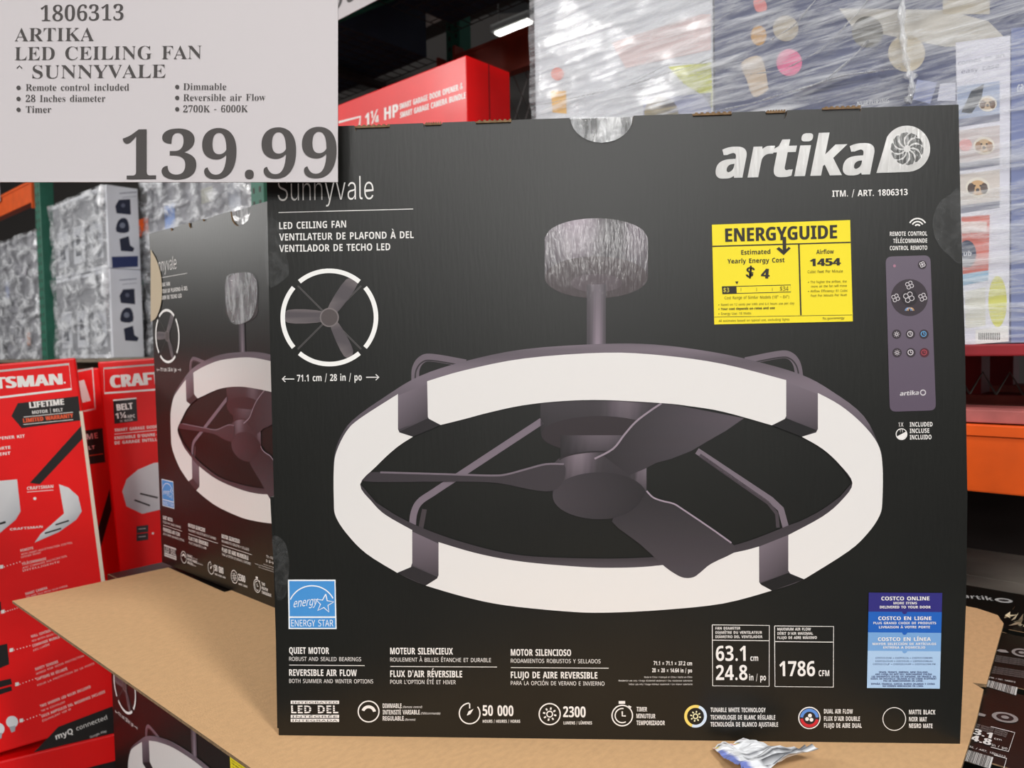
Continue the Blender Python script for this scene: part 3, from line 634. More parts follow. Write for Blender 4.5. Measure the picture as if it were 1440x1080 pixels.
    for t, x0, x1, y in (('COSTCO.COM • COSTCO.CA • COSTCO.COM.MX', 1003, 1323, 503), ('COSTCO.CO.UK • COSTCO.ES • COSTCO.COM.AU', 1002, 1322, 521), ('COSTCO.CO.JP • COSTCO.CO.KR • COSTCO.COM.TW', 988, 1340, 538), ('SPAIN, FRANCE, SWEDEN, NEW ZEALAND,', 1022, 1298, 583), ('AND CHINA DO NOT SELL MERCHANDISE ONLINE.', 1000, 1322, 595), ('LES ENTREPÔTS SITUÉS EN ESPAGNE, EN FRANCE, EN', 980, 1342, 608), ('SUÈDE, EN NOUVELLE-ZÉLANDE ET EN CHINE N’OFFRENT', 975, 1345, 620), ('PAS DE MARCHANDISES EN LIGNE.', 1047, 1270, 632), ('ESPAÑA, FRANCIA, SUECIA, NUEVA ZELANDA Y CHINA', 978, 1336, 649), ('NO VENDEN MERCANCÍAS EN LÍNEA.', 1043, 1272, 661)):
        Q.text(t, (x0, y), x1, 9, (44, 52, 110), layer=6, bold=0.05 if y > 550 else 0.0)
    Q.build('online_shop_sticker', PAPER, root, 'sticker in four bands of blue with small lettering')
def fan_box(label, matrix, group):
    r = empty('fan_carton', label, 'carton', matrix, group)
    cb = prism('carton_body', fan_outline(False), 0.0032, D, [BLACK, BLACK], r)
    for v in cb.data.vertices:
        if v.co.y > 0.1 and v.co.z < 0.02: v.co.z += 0.0056
        elif v.co.z < 0.001: v.co.z += 0.0002
    return r, prism('front_board', fan_outline(True), 0.0, 0.003, [BLACK, KRAFT_EDGE], r)
main, board = fan_box('black fan carton turned square to the front, with yellow and blue stickers, alone on the cardboard sheet edge', MAIN.matrix(), 'black ceiling fan cartons')
main['label'] = 'black ceiling fan carton facing straight out, carrying yellow energy label and blue sticker'
fan_art(board)
# torn slot edges along the top, side flap, clear film in the notch, tape
for x0, x1, y in ((499, 548, 178), (669, 719, 171), (974, 1029, 160.5), (1157, 1211, 152), (597, 620, 174), (1078, 1105, 157)):
    a, b = fp((x0, y)), fp((x1, y - (x1 - x0) * 0.035))
    bm = bmesh.new(); n = 14
    for k in range(n):
        t0, t1 = k / n, (k + 1) / n; zz = a[1] + (b[1] - a[1]) * t0
        add_box(bm, (a[0] + (b[0] - a[0]) * t0, 0.0012, zz - 0.0012), (a[0] + (b[0] - a[0]) * t1, 0.0031, zz + 0.0008 + 0.0012 * (k % 2)))
    bm_obj('slot_edge', bm, KRAFT_EDGE, main)
def sheet(name, pts, m, parent, y=-0.0012, bulge=0.0, n=10):
    """small film patch: fan of points in the face, wrinkled"""
    c = (sum(p[0] for p in pts) / len(pts), sum(p[1] for p in pts) / len(pts))
    vs, fs = [(c[0], y - bulge, c[1])], []
    for r in (0.5, 1.0):
        for p in pts: vs.append((c[0] + (p[0] - c[0]) * r, y - bulge * (1 - r) + random.uniform(-1, 1) * 0.0004, c[1] + (p[1] - c[1]) * r))
    k = len(pts)
    for i in range(k):
        j = (i + 1) % k; fs += [(0, 1 + i, 1 + j), (1 + i, 1 + k + i, 1 + k + j, 1 + j)]
    return mesh_obj(name, vs, fs, m, parent, True)
nt = [(846 + 44 * math.cos(math.pi * k / 14), 164 + 36 * math.sin(math.pi * k / 14)) for k in range(15)]
sheet('notch_film', [fp(p) for p in nt], FOIL, main, 0.0016)['label'] = 'crinkled clear film showing in the half round notch'
for pts in ([(375, 312), (391, 312), (398, 322), (401, 345), (407, 380), (402, 392), (377, 400)],
            [(1349, 271), (1335, 274), (1320, 285), (1311, 305), (1311, 325), (1319, 345), (1334, 360), (1352, 366)],
            [(384, 755), (400, 760), (407, 785), (406, 815), (402, 838), (390, 841), (387, 800)]):
    sheet('tape_patch', [fp(p) for p in cr(pts, 4, True)], TAPE, main, -0.0019)
flap = [fp(p) for p in ((378, 700), (383, 800), (386, 900), (388, 1026), (396, 1029), (394, 800), (388, 700))]
prism('side_flap', flap, 0.004, 0.05, [BLACK, BLACK], main)

# second carton standing behind, same print
bodyset = [c for c in main.children if c.name.split('.')[0] in ('carton_body', 'front_board')]
def fan_copy(label, matrix, front):
    r = empty('fan_carton', label, 'carton', matrix, 'black ceiling fan cartons')
    for ch in bodyset:
        c = ch.copy(); COL.objects.link(c); c.parent = r
        if front:
            for g in ch.children:
                d = g.copy(); COL.objects.link(d); d.parent = c
    return r
second = fan_copy('black fan carton standing upright behind the stickered carton, turned toward the red cartons', uvmat(0, 0, 0), True)
m2 = Matrix.Rotation(-0.671, 4, 'Z'); m2.translation = (-0.503, 0.682, 0.0); second.matrix_world = m2
sh = [(215, 380), (222, 395), (226, 420), (224, 450), (214, 455)]
SEC = Plane((-0.503, 0.682, 0), (math.cos(-0.671), math.sin(-0.671), 0), (0, 0, 1))
mesh_obj('round_seal', [(p[0], -0.0016, p[1]) for p in [SEC.px(q) for q in cr([(213, 351), (222, 368), (228, 392), (228, 424), (221, 446), (213, 452)], 4)]], [tuple(range(21))], mat('matt_seal', (190, 176, 150), 0.8), second)
sheet('notch_film', [fp(p) for p in nt], FOIL, second, 0.0016)
sheet('tape_patch', [SEC.px(p) for p in cr([(318, 395), (335, 384), (360, 388), (362, 425), (352, 450), (325, 452)], 4, True)], FOIL, second, -0.0019)

# lower layer of cartons under the cardboard sheet
ZT = -0.0082
def lower(u, v, label, front=False): return fan_copy(label, uvmat(u, v, ZT - H + 0.0), front)
low1 = lower(-0.068, 0.18, 'black fan carton below the overhanging cardboard sheet, ring light picture facing the red cartons', True)
lowb = lower(0.69, 0.18, 'black fan carton hidden below the middle of the cardboard sheet')
near = lower(1.235, 0.505, 'black fan carton with barcode and framed diameter numbers on its narrow top')
far = lower(1.235, 0.722, 'black fan carton with barcode and lines of small text on its narrow top')
back = lower(1.20, 0.94, 'black fan carton with torn corner under clear film, below the orange beam')
lowc = lower(0.45, 0.62, 'black fan carton hidden below the back of the cardboard sheet')
def top_print(box_obj):
    o = box_obj.matrix_world.translation
    pl = Plane(o + Z * H, U, V)
    # frame whose 'y' points down: x along U, z along V
    return Print(pl.px), pl
def z3(p): return (1320 + p[0] / 4.5, 840 + p[1] / 4.5)
def put_top(P, name, b, label):
    o = P.build(name, INK, b, label); o.rotation_euler = (-math.pi / 2, 0, 0); o.location = (0, 0, H)
def emblem(P, c, rx, ry, sl, col):
    q = [(c[0] + rx * math.cos(a * math.pi / 16), c[1] + ry * math.sin(a * math.pi / 16) + sl * rx * math.cos(a * math.pi / 16)) for a in range(32)]
    P.poly([z3(p) for p in q] , col, 1)
    P.poly([z3((c[0] + (p[0] - c[0]) * 0.66, c[1] + (p[1] - c[1]) * 0.66)) for p in q], (40, 34, 34), 2)
    P.poly([z3((c[0] + (p[0] - c[0]) * 0.3, c[1] + (p[1] - c[1]) * 0.3)) for p in q], col, 3)
def barcode(P, q, layer=1):
    P.poly([z3(p) for p in q], (215, 215, 212), layer); random.seed(3); t = 0.04
    while t < 0.95:
        wd = random.choice((0.012, 0.02, 0.03))
        L = lambda t: (q[0][0] + (q[1][0] - q[0][0]) * t, q[0][1] + (q[1][1] - q[0][1]) * t); B = lambda t: (q[3][0] + (q[2][0] - q[3][0]) * t, q[3][1] + (q[2][1] - q[3][1]) * t)
        P.poly([z3(L(t)), z3(L(t + wd)), z3(B(t + wd)), z3(B(t))], (30, 28, 28), layer + 1); t += wd + random.choice((0.014, 0.022, 0.03))
T, _ = top_print(near); gy = (150, 144, 142)
emblem(T, (420, 762), 84, 32, 0.16, gy); T.poly([z3(p) for p in ((245, 728), (300, 745), (290, 757), (243, 748))], gy, 1)
for i in range(3): T.text('FAN DIAMETER DIAMÈTRE', z3((232 - i * 4, 808 + i * 12)), z3((435 - i * 4, 866 + i * 12)), 1.9, gy)
T.text('3.1', z3((218, 866)), z3((330, 896)), 8, WT, 'bold', bold=0.03); T.text('4.8', z3((200, 906)), z3((326, 940)), 8.5, WT, 'bold', bold=0.03)
T.text('cm', z3((352, 902)), z3((398, 912)), 3, WT); T.text('in / po', z3((336, 944)), z3((434, 968)), 3.6, WT)
T.line([z3(p) for p in ((330, 820), (482, 858), (442, 978), (330, 950))], 0.9, WT); T.text('ITM. / ART. 1806313', z3((172, 946)), z3((420, 1018)), 2.6, WT)
T.line([z3(p) for p in ((350, 1000), (430, 1022), (412, 1085))], 0.9, WT)
barcode(T, [(168, 962), (346, 1015), (325, 1088), (142, 1028)]); put_top(T, 'top_label_print', near, 'white numbers, emblem and barcode on the narrow top')
T, _ = top_print(far)
emblem(T, (525, 352), 64, 26, 0.12, gy); T.poly([z3(p) for p in ((362, 338), (385, 330), (425, 335), (445, 352), (400, 350))], gy, 1)
for i in range(4): T.text('REMOTE CONTROL INCLUDED WITH FAN', z3((366 - i * 3, 376 + i * 11)), z3((545, 404 + i * 11)), 1.7, gy)
for i in range(4): T.text('LED CEILING FAN VENTILATEUR DEL', z3((350 - i * 4, 446 + i * 12)), z3((545, 478 + i * 12)), 1.7, gy)
T.text('ITM. / ART. 1806313', z3((320, 514)), z3((485, 544)), 2.0, WT)
barcode(T, [(312, 524), (500, 572), (490, 622), (298, 564)]); put_top(T, 'top_label_print', far, 'lines of small text and barcode on the narrow top')
T, _ = top_print(back)
def zb(p): return (1330 + p[0] / 4.909, 640 + p[1] / 4.909)
q = [(400 + 62 * math.cos(a * math.pi / 16), 1005 + 15 * math.sin(a * math.pi / 16) + 7 * math.cos(a * math.pi / 16)) for a in range(32)]
T.poly([zb(p) for p in q], (190, 188, 186), 1); T.poly([zb((400 + (p[0] - 400) * 0.6, 1005 + (p[1] - 1005) * 0.5)) for p in q], (50, 46, 46), 2)
T.text('artik', zb((120, 985)), zb((330, 1008)), 5, (190, 188, 186), 'bold'); put_top(T, 'top_label_print', back, 'silver logo on the narrow top')
bm = bmesh.new()
for i in range(26):
    c = Vector((0.16, 0.02, H)) + Vector((random.uniform(-0.03, 0.03), random.uniform(-0.02, 0.02), random.uniform(-0.004, 0.018)))
    a = [c + Vector((random.uniform(-1, 1), random.uniform(-1, 1), random.uniform(-0.4, 1))) * 0.012 for _ in range(3)]
    bm.faces.new([bm.verts.new(p) for p in a])
ft = bm_obj('torn_corner', bm, mat('torn_paper', (206, 190, 158), 0.9), back); ft['label'] = 'crumpled torn beige board corner'

# ---- pallet under the lower layer
def pallet(name, label, u, v, z, lu, lv, h, m, lead=3):
    r = empty(name, label, 'pallet', uvmat(u, v, z))
    for i in range(7):
        y = i * (lv - 0.1) / 6; box('deck_board', (0, y, h - 0.02), (lu, y + 0.1, h), m, r, 0.002)
    for i in range(3):
        x = i * (lu - 0.1) / 2; box('stringer', (x, 0, 0.02), (x + 0.1, lv, h - 0.02), m, r, 0.002)
    for i in range(3):
        y = i * (lv - 0.1) / 2; box('bottom_board', (0, y, 0), (lu, y + 0.1, 0.02), m, r, 0.002)
    return r
pallet('wooden_pallet', 'weathered wooden pallet on the floor under the black fan cartons', -0.05, 0.02, FLOOR, 2.0, 1.04, ZT - H - FLOOR - 0.001, WOOD)

# ---- cardboard sheet (droops a little beyond its crease, torn bite in one edge)
sv = [(0, 0, 0), (1.385, 0, 0), (1.372, 0.40, 0), (1.36, 0.585, 0), (1.352, 0.672, 0), (1.338, 0.684, 0), (1.352, 0.69, 0), (1.333, 0.94, 0), (1.32, 0.975, 0), (1.29, 0.99, 0), (0.255, 1.0, 0), (0.252, 0.262, 0), (0.0, 0.272, -0.0035)]
def sheet_mesh(name, loops, th, m, mat_edge, parent=None):
    vs = []; fs = []; fm = []
    for lp in loops:
        n = len(lp); b = len(vs); vs += [(p[0], p[1], p[2]) for p in lp] + [(p[0], p[1], p[2] - th) for p in lp]
        tr = tessellate_polygon([[Vector((p[0], p[1], 0)) for p in lp]])
        for t in tr:
            a, c, d = [Vector((lp[i][0], lp[i][1], 0)) for i in t]
            if (c - a).cross(d - a).z < 0: t = t[::-1]
            fs.append(tuple(b + i for i in t)); fm.append(0); fs.append(tuple(b + n + i for i in t[::-1])); fm.append(0)
        for i in range(n): j = (i + 1) % n; fs.append((b + i, b + n + i, b + n + j, b + j)); fm.append(1)
    return mesh_obj(name, vs, fs, None, parent, mats=[m, mat_edge], fm=fm)
cs = sheet_mesh('cardboard_sheet', [[sv[0]] + sv[1:11] + [sv[11]], [sv[0], sv[11], sv[12]]], 0.004, KRAFT, KRAFT_EDGE)
cs.matrix_world = uvmat(0, 0, 0)
tag(cs, 'large brown cardboard sheet lying flat under the two upright black cartons', 'cardboard')

# ================================================================== crumpled label on the sheet
GP = Plane((0, 0, 0.0), (1, 0, 0), (0, 1, 0))
def gpx(p): return GP.px(p)
ca, cb_, cc_, cd = [Vector(gpx(p)) for p in ((1002, 1058), (1045, 1049), (1152, 1074), (1050, 1112))]
NX, NY = 22, 12; vs = []; colr = []; fs = []
random.seed(11)
for j in range(NY + 1):
    for i in range(NX + 1):
        s, t = i / NX, j / NY
        p = ca.lerp(cd, s).lerp(cb_.lerp(cc_, s), t)      # s runs down the label, t across
        h = 0.004 + 0.008 * abs(math.sin(s * 9 + t * 3)) * s + 0.004 * math.sin(t * 5 + s * 2) ** 2 + random.uniform(0, 0.0018)
        if s > 0.6: h += 0.006 * abs(math.sin(s * 40))
        vs.append((p.x, p.y, h))
        c = (232, 234, 238)
        if s < 0.12 and i == 1: c = ((206, 80, 140), (240, 215, 60), (60, 60, 60), (225, 225, 230), (90, 70, 60), (225, 225, 230), (60, 160, 215))[j % 7]
        if t < 0.12 and s > 0.15: c = (120, 134, 200)
        if 0.4 < s < 0.62 and t > 0.3 and (i % 2) == 0: c = (120, 122, 128)
        if s > 0.66 and (i % 2) == 0 and t > 0.25: c = (70, 72, 78)
        colr.append(rgb(*c))
for j in range(NY):
    for i in range(NX): a = j * (NX + 1) + i; fs.append((a, a + 1, a + NX + 2, a + NX + 1))
me = bpy.data.meshes.new('crumpled_label'); me.from_pydata(vs, [], fs)
at = me.color_attributes.new('ink', 'FLOAT_COLOR', 'POINT')
for i, c in enumerate(colr): at.data[i].color = c
me.materials.append(PAPER)
cl2 = link(bpy.data.objects.new('crumpled_label', me)); tag(cl2, 'crumpled white printed label strip lying on the brown cardboard sheet', 'label')

# ================================================================== red opener cartons
def red_box(label, plane, w, h, d, left):
    """plane origin = top corner of the face; left: face spreads to -x"""
    r = empty('opener_carton', label, 'carton', plane.matrix(), 'red garage opener cartons')
    x0, x1 = (-w, 0) if left else (0, w)
    box('carton_body', (x0, 0, -h), (x1, d, 0), RED, r, 0.004)
    return r
def depth_point(p, k): return CAM + ray(*p) * k
ex1 = Vector((0.833, 0.548, 0.075)); ez1 = Vector((-0.07, -0.03, 0.997))
R1 = Plane(depth_point((106, 503), 1.60), ex1, ez1)
o1 = red_box('tall red opener carton leaning over, with black lifetime warranty tag and opener pictures', R1, 0.34, 0.80, 0.27, True)
P = Print(R1.px); RW = (240, 236, 232); BK = (26, 22, 22)
def frame(P, q, wpx, col): P.line(q + [q[0], q[1]], wpx, col)
frame(P, [(-110, 533), (97, 512), (100.5, 547), (-110, 572)], 3.0, RW)
P.text('CRAFTSMAN', (-80, 552), (87.5, 540.5), 16.5, RW, 'bold', bold=0.07, res=3)
P.circle((91, 538), 1.4, RW, 2, 8)
P.build('brand_print', GLOSS, o1, 'white framed brand lettering')
P.poly([(16, 585), (25, 567), (110, 557), (114, 591), (30.5, 602)], BK, 1)
P.text('LIFETIME', (42, 574), (90, 569), 8.5, RW, 'bold', bold=0.05); P.text('MOTOR | BELT', (45.5, 582.3), (88.5, 578.3), 4.6, RW, 'bold')
P.text('LIMITED WARRANTY', (33, 594.5), (103, 587), 6, (232, 92, 52), 'bold', bold=0.04); P.line([(33, 586.5), (103, 579.5)], 0.8, RW, 2); P.line([(33, 597), (103, 590)], 0.8, RW, 2)
P.build('warranty_tag_print', GLOSS, o1, 'black arrow tag with white and orange lettering')
P.poly([(42, 679), (114, 599), (116, 617), (56, 681)], BK, 1)
P.build('black_band_print', GLOSS, o1, 'slanting black band')
for t, y in (('SMART GARAGE DOOR OPENER KIT', 619), ("ENSEMBLE D'OUVRE-PORTE", 635), ('DE GARAGE INTELLIGENT', 643)): P.text(t, (-95, y + 9), (35 if 'KIT' in t else 15, y - 4), 4.4, RW, 'sans', bold=0.06)
P.build('title_print', GLOSS, o1)
gw = (222, 222, 224)
P.poly([(-20, 678), (24, 674), (29, 719), (22, 731), (-20, 766)], [gw, gw, (196, 197, 202), (180, 181, 187), (214, 214, 218)], 1); P.line([(-12, 740), (8, 734)], 3, BK, 2)
hp = [(83, 681), (96, 685.5), (110, 698), (115, 719), (107, 731), (83, 748), (48.6, 763), (57, 751), (90, 722)]
P.poly(hp, [gw, gw, (208, 209, 213), (190, 191, 196), (180, 181, 187), (190, 191, 196), (200, 201, 206), gw, gw], 1)
P.line([(78, 738), (97, 732)], 2.2, BK, 2); P.line([(63, 750), (86, 743)], 2.2, BK, 2)
P.text('CRAFTSMAN', (14, 746), (60, 742), 3.2, RW, 'bold'); P.text('CRAFTSMAN', (38, 689), (75, 686), 4.5, RW, 'bold'); P.line([(38, 692), (75, 689)], 0.8, RW)
P.circle((49, 701), 2.2, RW, 2, 12)
P.build('opener_picture', GLOSS, o1, 'two pale grey opener shells')
for t, a, b, cap in (('REMOTE', (29, 776), (47, 772), 3.6), ('WITH SMART MULTI FUNCTION CONTROL', (30, 781), (102, 764), 2.6), ('OPENER READY', (30, 785), (58, 778), 2.6), ('TÉLÉCOMMANDE', (31, 795), (65, 787), 3.6), ('AVEC COMMANDE MULTIFONCTION', (32, 800), (94, 783), 2.6), ('INTELLIGENTE', (32, 804), (84, 791), 2.6),
                     ('SMART CAMERA', (36, 837), (67, 828), 3.6), ('SEE AND TALK FROM YOUR PHONE', (37, 841), (95, 825), 2.6), ('WALL CONTROL', (44, 897), (72, 888), 3.8), ('WITH MOTION SENSOR LIGHT', (45, 903), (84, 890), 2.8), ('COMMANDE MURALE', (46, 910), (84, 897), 3.8), ('AVEC LUMIÈRE', (47, 916), (70, 907), 2.8),
                     ('SAFETY SENSORS', (50, 943), (82, 932), 4), ('WIRED FOR DOOR PROTECTION', (51, 949), (118, 923), 2.8), ('CAPTEURS DE SÉCURITÉ', (52, 957), (95, 942), 4), ('POUR LA PROTECTION DE LA PORTE', (53, 965), (133, 934), 2.8),
                     ('TWO MODERN LED BULBS INCLUDED', (57, 995), (128, 967), 4), ('100 W EQUIVALENT', (58, 1001), (92, 988), 2.8), ('DEUX AMPOULES DEL MODERNES INCLUSES', (59, 1009), (148, 974), 4), ('ÉQUIVALENT 100 W', (60, 1015), (100, 998), 2.8)):
    P.text(t, a, b, cap, (240, 214, 208), 'sans', bold=0.05 if cap > 3.3 else 0.0)
for a, b in (((2, 797), (28, 790)), ((4, 860), (24, 855)), ((16, 914), (42, 908)), ((24, 962), (50, 954)), ((30, 1013), (56, 1005))):
    P.poly([(a[0] - 2.5, a[1] - 2), (a[0] + 2.5, a[1] - 3), (a[0] + 2.5, a[1] + 2), (a[0] - 2.5, a[1] + 3)], RW, 2)
    for k in range(6): t = k / 5; P.circle((a[0] + 4 + (b[0] - a[0] - 4) * t, a[1] + (b[1] - a[1]) * t), 0.8, RW, 2, 6)
P.build('caption_print', GLOSS, o1, 'small white captions')
P.poly([(-20, 912), (10, 905), (13, 934), (-20, 948)], BK, 1); P.poly([(-20, 962), (15, 954), (17, 962), (-20, 972)], BK, 1); P.poly([(-20, 974), (16, 965), (17, 971), (-20, 983)], BK, 1); P.poly([(-20, 850), (1, 846), (2, 858), (-20, 868)], BK, 1)
P.build('accessory_picture', GLOSS, o1, 'dark accessories')
for c in ((17, 1015), (-2, 1025)):
    P.circle(c, 8.5, (226, 226, 228), 2, 20); P.poly([(c[0] - 4, c[1] + 7), (c[0] + 5, c[1] + 5), (c[0] + 4, c[1] + 13), (c[0] - 1, c[1] + 15)], (170, 172, 178), 3)
P.build('bulb_picture', GLOSS, o1, 'pale light bulbs')
P.poly([(82, 1022), (158, 993), (165, 1040), (120, 1060), (20, 1085), (40, 1066)], BK, 1)
P.text('myQ', (79, 1040), (103, 1031), 8, RW, 'bold'); P.text('connected', (108, 1027.5), (151, 1011), 6.3, RW); P.text('App Store', (90, 1055), (108, 1049), 3, RW); P.text('Google Play', (127, 1038), (150, 1029), 3.2, RW)
P.build('app_band_print', GLOSS, o1, 'black band with white app lettering')
mesh_obj('worn_edge', [(-0.006, -0.0012, -0.115), (0.0004, -0.0012, -0.115), (0.0004, -0.0012, -0.70), (-0.0075, -0.0012, -0.70)], [(0, 3, 2, 1)], mat('bare_board_edge', (226, 210, 190), 0.8), o1)

ex2 = Vector((0.93, 0.36, 0.055)); ez2 = Vector((-0.05, -0.02, 0.998))
R2 = Plane(depth_point((137, 509), 1.80), ex2, ez2)
o2 = red_box('red opener carton with black belt tag, half hidden behind the black carton', R2, 0.30, 0.87, 0.29, False)
P = Print(R2.px)
frame(P, [(146, 518), (330, 504), (330, 540), (147, 553)], 2.6, RW)
P.text('CRAFTSMAN', (157, 545.5), (292, 534), 17.5, RW, 'bold', bold=0.07, res=3)
P.build('brand_print', GLOSS, o2, 'white framed brand lettering')
P.poly([(159, 562), (191.7, 559), (193.6, 592), (161, 596)], BK, 1); P.line([(159, 563), (192, 560)], 2, RW, 2)
P.text('BELT', (165, 577.5), (187, 575), 9, RW, 'bold', bold=0.05); P.text('1¼', (163, 589), (178, 587.5), 8, RW, 'sans', bold=0.08); P.text('HPC', (180, 588), (190, 587), 4.5, RW, 'bold'); P.text('DC MOTOR', (169, 593.5), (187, 591.5), 2.6, RW)
for t, y, x1 in (('SMART GARAGE DOOR OPENER KIT', 607, 256), ("ENSEMBLE D'OUVRE-PORTE", 618, 240), ('DE GARAGE INTELLIGENT', 625, 240)): P.text(t, (161.5, y), (x1, y - (x1 - 161) * 0.085), 4.3, RW, bold=0.06)
P.line([(161, 610.5), (250, 602)], 0.8, RW)
P.build('belt_tag_print', GLOSS, o2, 'black belt tag and white title lines')
op = [(245, 648), (216, 651), (194, 660.5), (178, 674), (172, 691), (178, 712), (200, 722.5), (245, 712)]
P.poly(op, [gw, gw, (212, 213, 217), (196, 197, 202), (186, 187, 192), (176, 177, 183), (190, 191, 196), (212, 213, 217)], 1)
P.line([(197, 694), (222, 700)], 2.4, BK, 2); P.line([(189, 703), (211, 711)], 2.4, BK, 2)
for y in (740, 751): P.poly([(192, y), (208.5, y - 2), (208.5, y + 8), (192, y + 10)], (50, 46, 48), 1); P.line([(195, y + 4), (205, y + 3)], 1.0, (200, 200, 200), 2)
P.circle((215, 750), 1.6, RW, 1, 8)
P.build('opener_picture', GLOSS, o2, 'rounded pale grey opener picture')
R3 = Plane(depth_point((139, 517), 1.98), ex1, ez1)
o3 = red_box('red opener carton set back in the gap between the two tall red cartons', R3, 0.34, 0.90, 0.27, True)
P = Print(R3.px)
frame(P, [(60, 532), (130, 518), (134, 575), (60, 590)], 2.6, RW); P.text('N', (118, 566), (126, 564), 32, RW, 'bold', bold=0.05)
P.poly([(70, 612), (144, 602), (148, 650), (72, 660)], BK, 1); P.text('TIME', (110, 620), (138, 616), 8, RW, 'bold'); P.text('BELT', (114, 634), (134, 631), 5, RW, 'bold'); P.line([(110, 643), (145, 638)], 1, (232, 92, 52), 2)
P.poly([(133, 760), (154, 688), (157, 716), (136, 790)], BK, 1)
P.build('printed_front', GLOSS, o3, 'white frame and black tag on red')
# supports: lower red cartons
zb1 = min((o1.matrix_world @ Vector((x, y, -0.80))).z for x in (-0.34, 0) for y in (0, 0.27))
def lying(label, c, yaw, sx, sy, z0, z1, stripes=True):
    m = Matrix.Rotation(yaw, 4, 'Z'); m.translation = (c[0], c[1], z0)
    r = empty('opener_carton', label, 'carton', m, 'red garage opener cartons')
    box('carton_body', (-sx / 2, -sy / 2, 0), (sx / 2, sy / 2, z1 - z0), RED, r, 0.004)
    if stripes:
        pl = Plane(m @ Vector((-sx / 2, -sy / 2, 0)), m.to_3x3() @ Vector((1, 0, 0)), (0, 0, 1)); h = z1 - z0
        P = Print(lambda p: p)
        for k in range(5): x = k * sx / 4.5 - 0.05; P.poly([(max(0, x), 0.12), (min(sx, x + 0.09), 0.12), (min(sx, x + 0.20), h - 0.06), (min(sx, max(0, x + 0.11)), h - 0.06)], BK, 1)
        o = P.build('printed_front', GLOSS, r, 'black slanted stripes on red'); o.location = (-sx / 2, -sy / 2, 0)
    return r
yw = math.atan2(ex1.y, ex1.x)
c1 = o1.matrix_world @ Vector((-0.17, 0.135, -0.80))
lying('red opener carton lying with slanted black stripes, under the leaning red carton', (c1.x, c1.y), yw, 0.37, 0.28, FLOOR, zb1 - 0.003)
c3 = o3.matrix_world @ Vector((-0.12, 0.16, -0.9)); zb3 = min((o3.matrix_world @ Vector((x, y, -0.90))).z for x in (-0.34, 0) for y in (0, 0.27))
zb2 = min((o2.matrix_world @ Vector((x, y, -0.87))).z for x in (0.30, 0) for y in (0, 0.29))
lying('plain red opener carton lying on the floor under the red cartons standing further back', (c3.x + 0.14, c3.y + 0.14), yw, 0.62, 0.30, FLOOR, min(zb2, zb3) - 0.003, False)

# ================================================================== price card: a pasted inset, added here as a hanging sign
PC = Plane((0.05, -0.014, 0.6), Vector((1, 0.02, 0.0)), (0, 0, 1))
q = [PC.px(p) for p in ((-22, -26), (475, -26), (475, 256), (-22, 256))]
x0 = sum((q[0][0], q[3][0])) / 2; x1 = (q[1][0] + q[2][0]) / 2; z1 = (q[0][1] + q[1][1]) / 2; z0 = (q[2][1] + q[3][1]) / 2
PR = Plane(PC.o, right - fwd * right.dot(PC.ey) / fwd.dot(PC.ey) if abs(fwd.dot(PC.ey)) > 0.1 else PC.ex, up)
q = [PR.px(p) for p in ((-22, -26), (475, -26), (475, 256), (-22, 256))]
pc = empty('price_card', 'white price card printed 139.99 for the ceiling fan, a pasted inset added as a hanging sign', 'price sign', PR.matrix())
prism('card', [q[3], q[2], q[1], q[0]], 0.0, 0.0015, [SIGNP, SIGNP], pc)
P = Print(PR.px); SK = (74, 70, 69)
for t, a, b, cap in (('1806313', (57.5, 30), (174, 28.5), 21.5), ('ARTIKA', (21, 58.3), (132.5, 57.8), 18.5), ('LED CEILING FAN', (21, 85), (284, 83), 18.5), ('SUNNYVALE', (46, 110.5), (233, 109.5), 18.5)): P.text(t, a, b, cap, SK, 'serif', res=4, off=-0.006)
P.line([(24, 96.5), (27.7, 92.5), (31.4, 96.5)], 1.4, SK)
for t, x, x1_, y in (('Remote control included', 36.7, 181.8, 127.8), ('28 Inches diameter', 36.7, 148.5, 143.4), ('Timer', 36.7, 72.5, 158.7), ('Dimmable', 258, 318.5, 126.7), ('Reversible air Flow', 258, 373.5, 142), ('2700K - 6000K', 258, 349, 158)):
    P.text(t, (x, y), (x1_, y - (x1_ - x) * 0.003), 9.3, SK, 'serif', res=3, off=-0.004); P.circle((26.5 if x < 100 else 249.5, y - 4.2), 3.0, SK, 2, 16)
P.text('139.99', (173, 252.3), (473.6, 249.5), 66, SK, 'serif', res=8)
P.build('price_print', PAPER, pc, 'dark serif lettering and a large price')
for fx in (0.12, 0.88):
    a = Vector((q[0][0] + (q[1][0] - q[0][0]) * fx, 0.0008, q[0][1] - 0.004))
    wl_ = PR.matrix().inverted() @ Vector(((PR.matrix() @ a).x, (PR.matrix() @ a).y, 4.75))
    tube('hanging_wire', [a, wl_], 0.0008, STEEL, pc)
bm = bmesh.new(); add_box(bm, (q[0][0] - 0.004, -0.003, q[0][1] - 0.006), (q[1][0] + 0.002, 0.005, q[0][1] + 0.006), 0.001)
bm_obj('top_rail', bm, STEEL, pc)

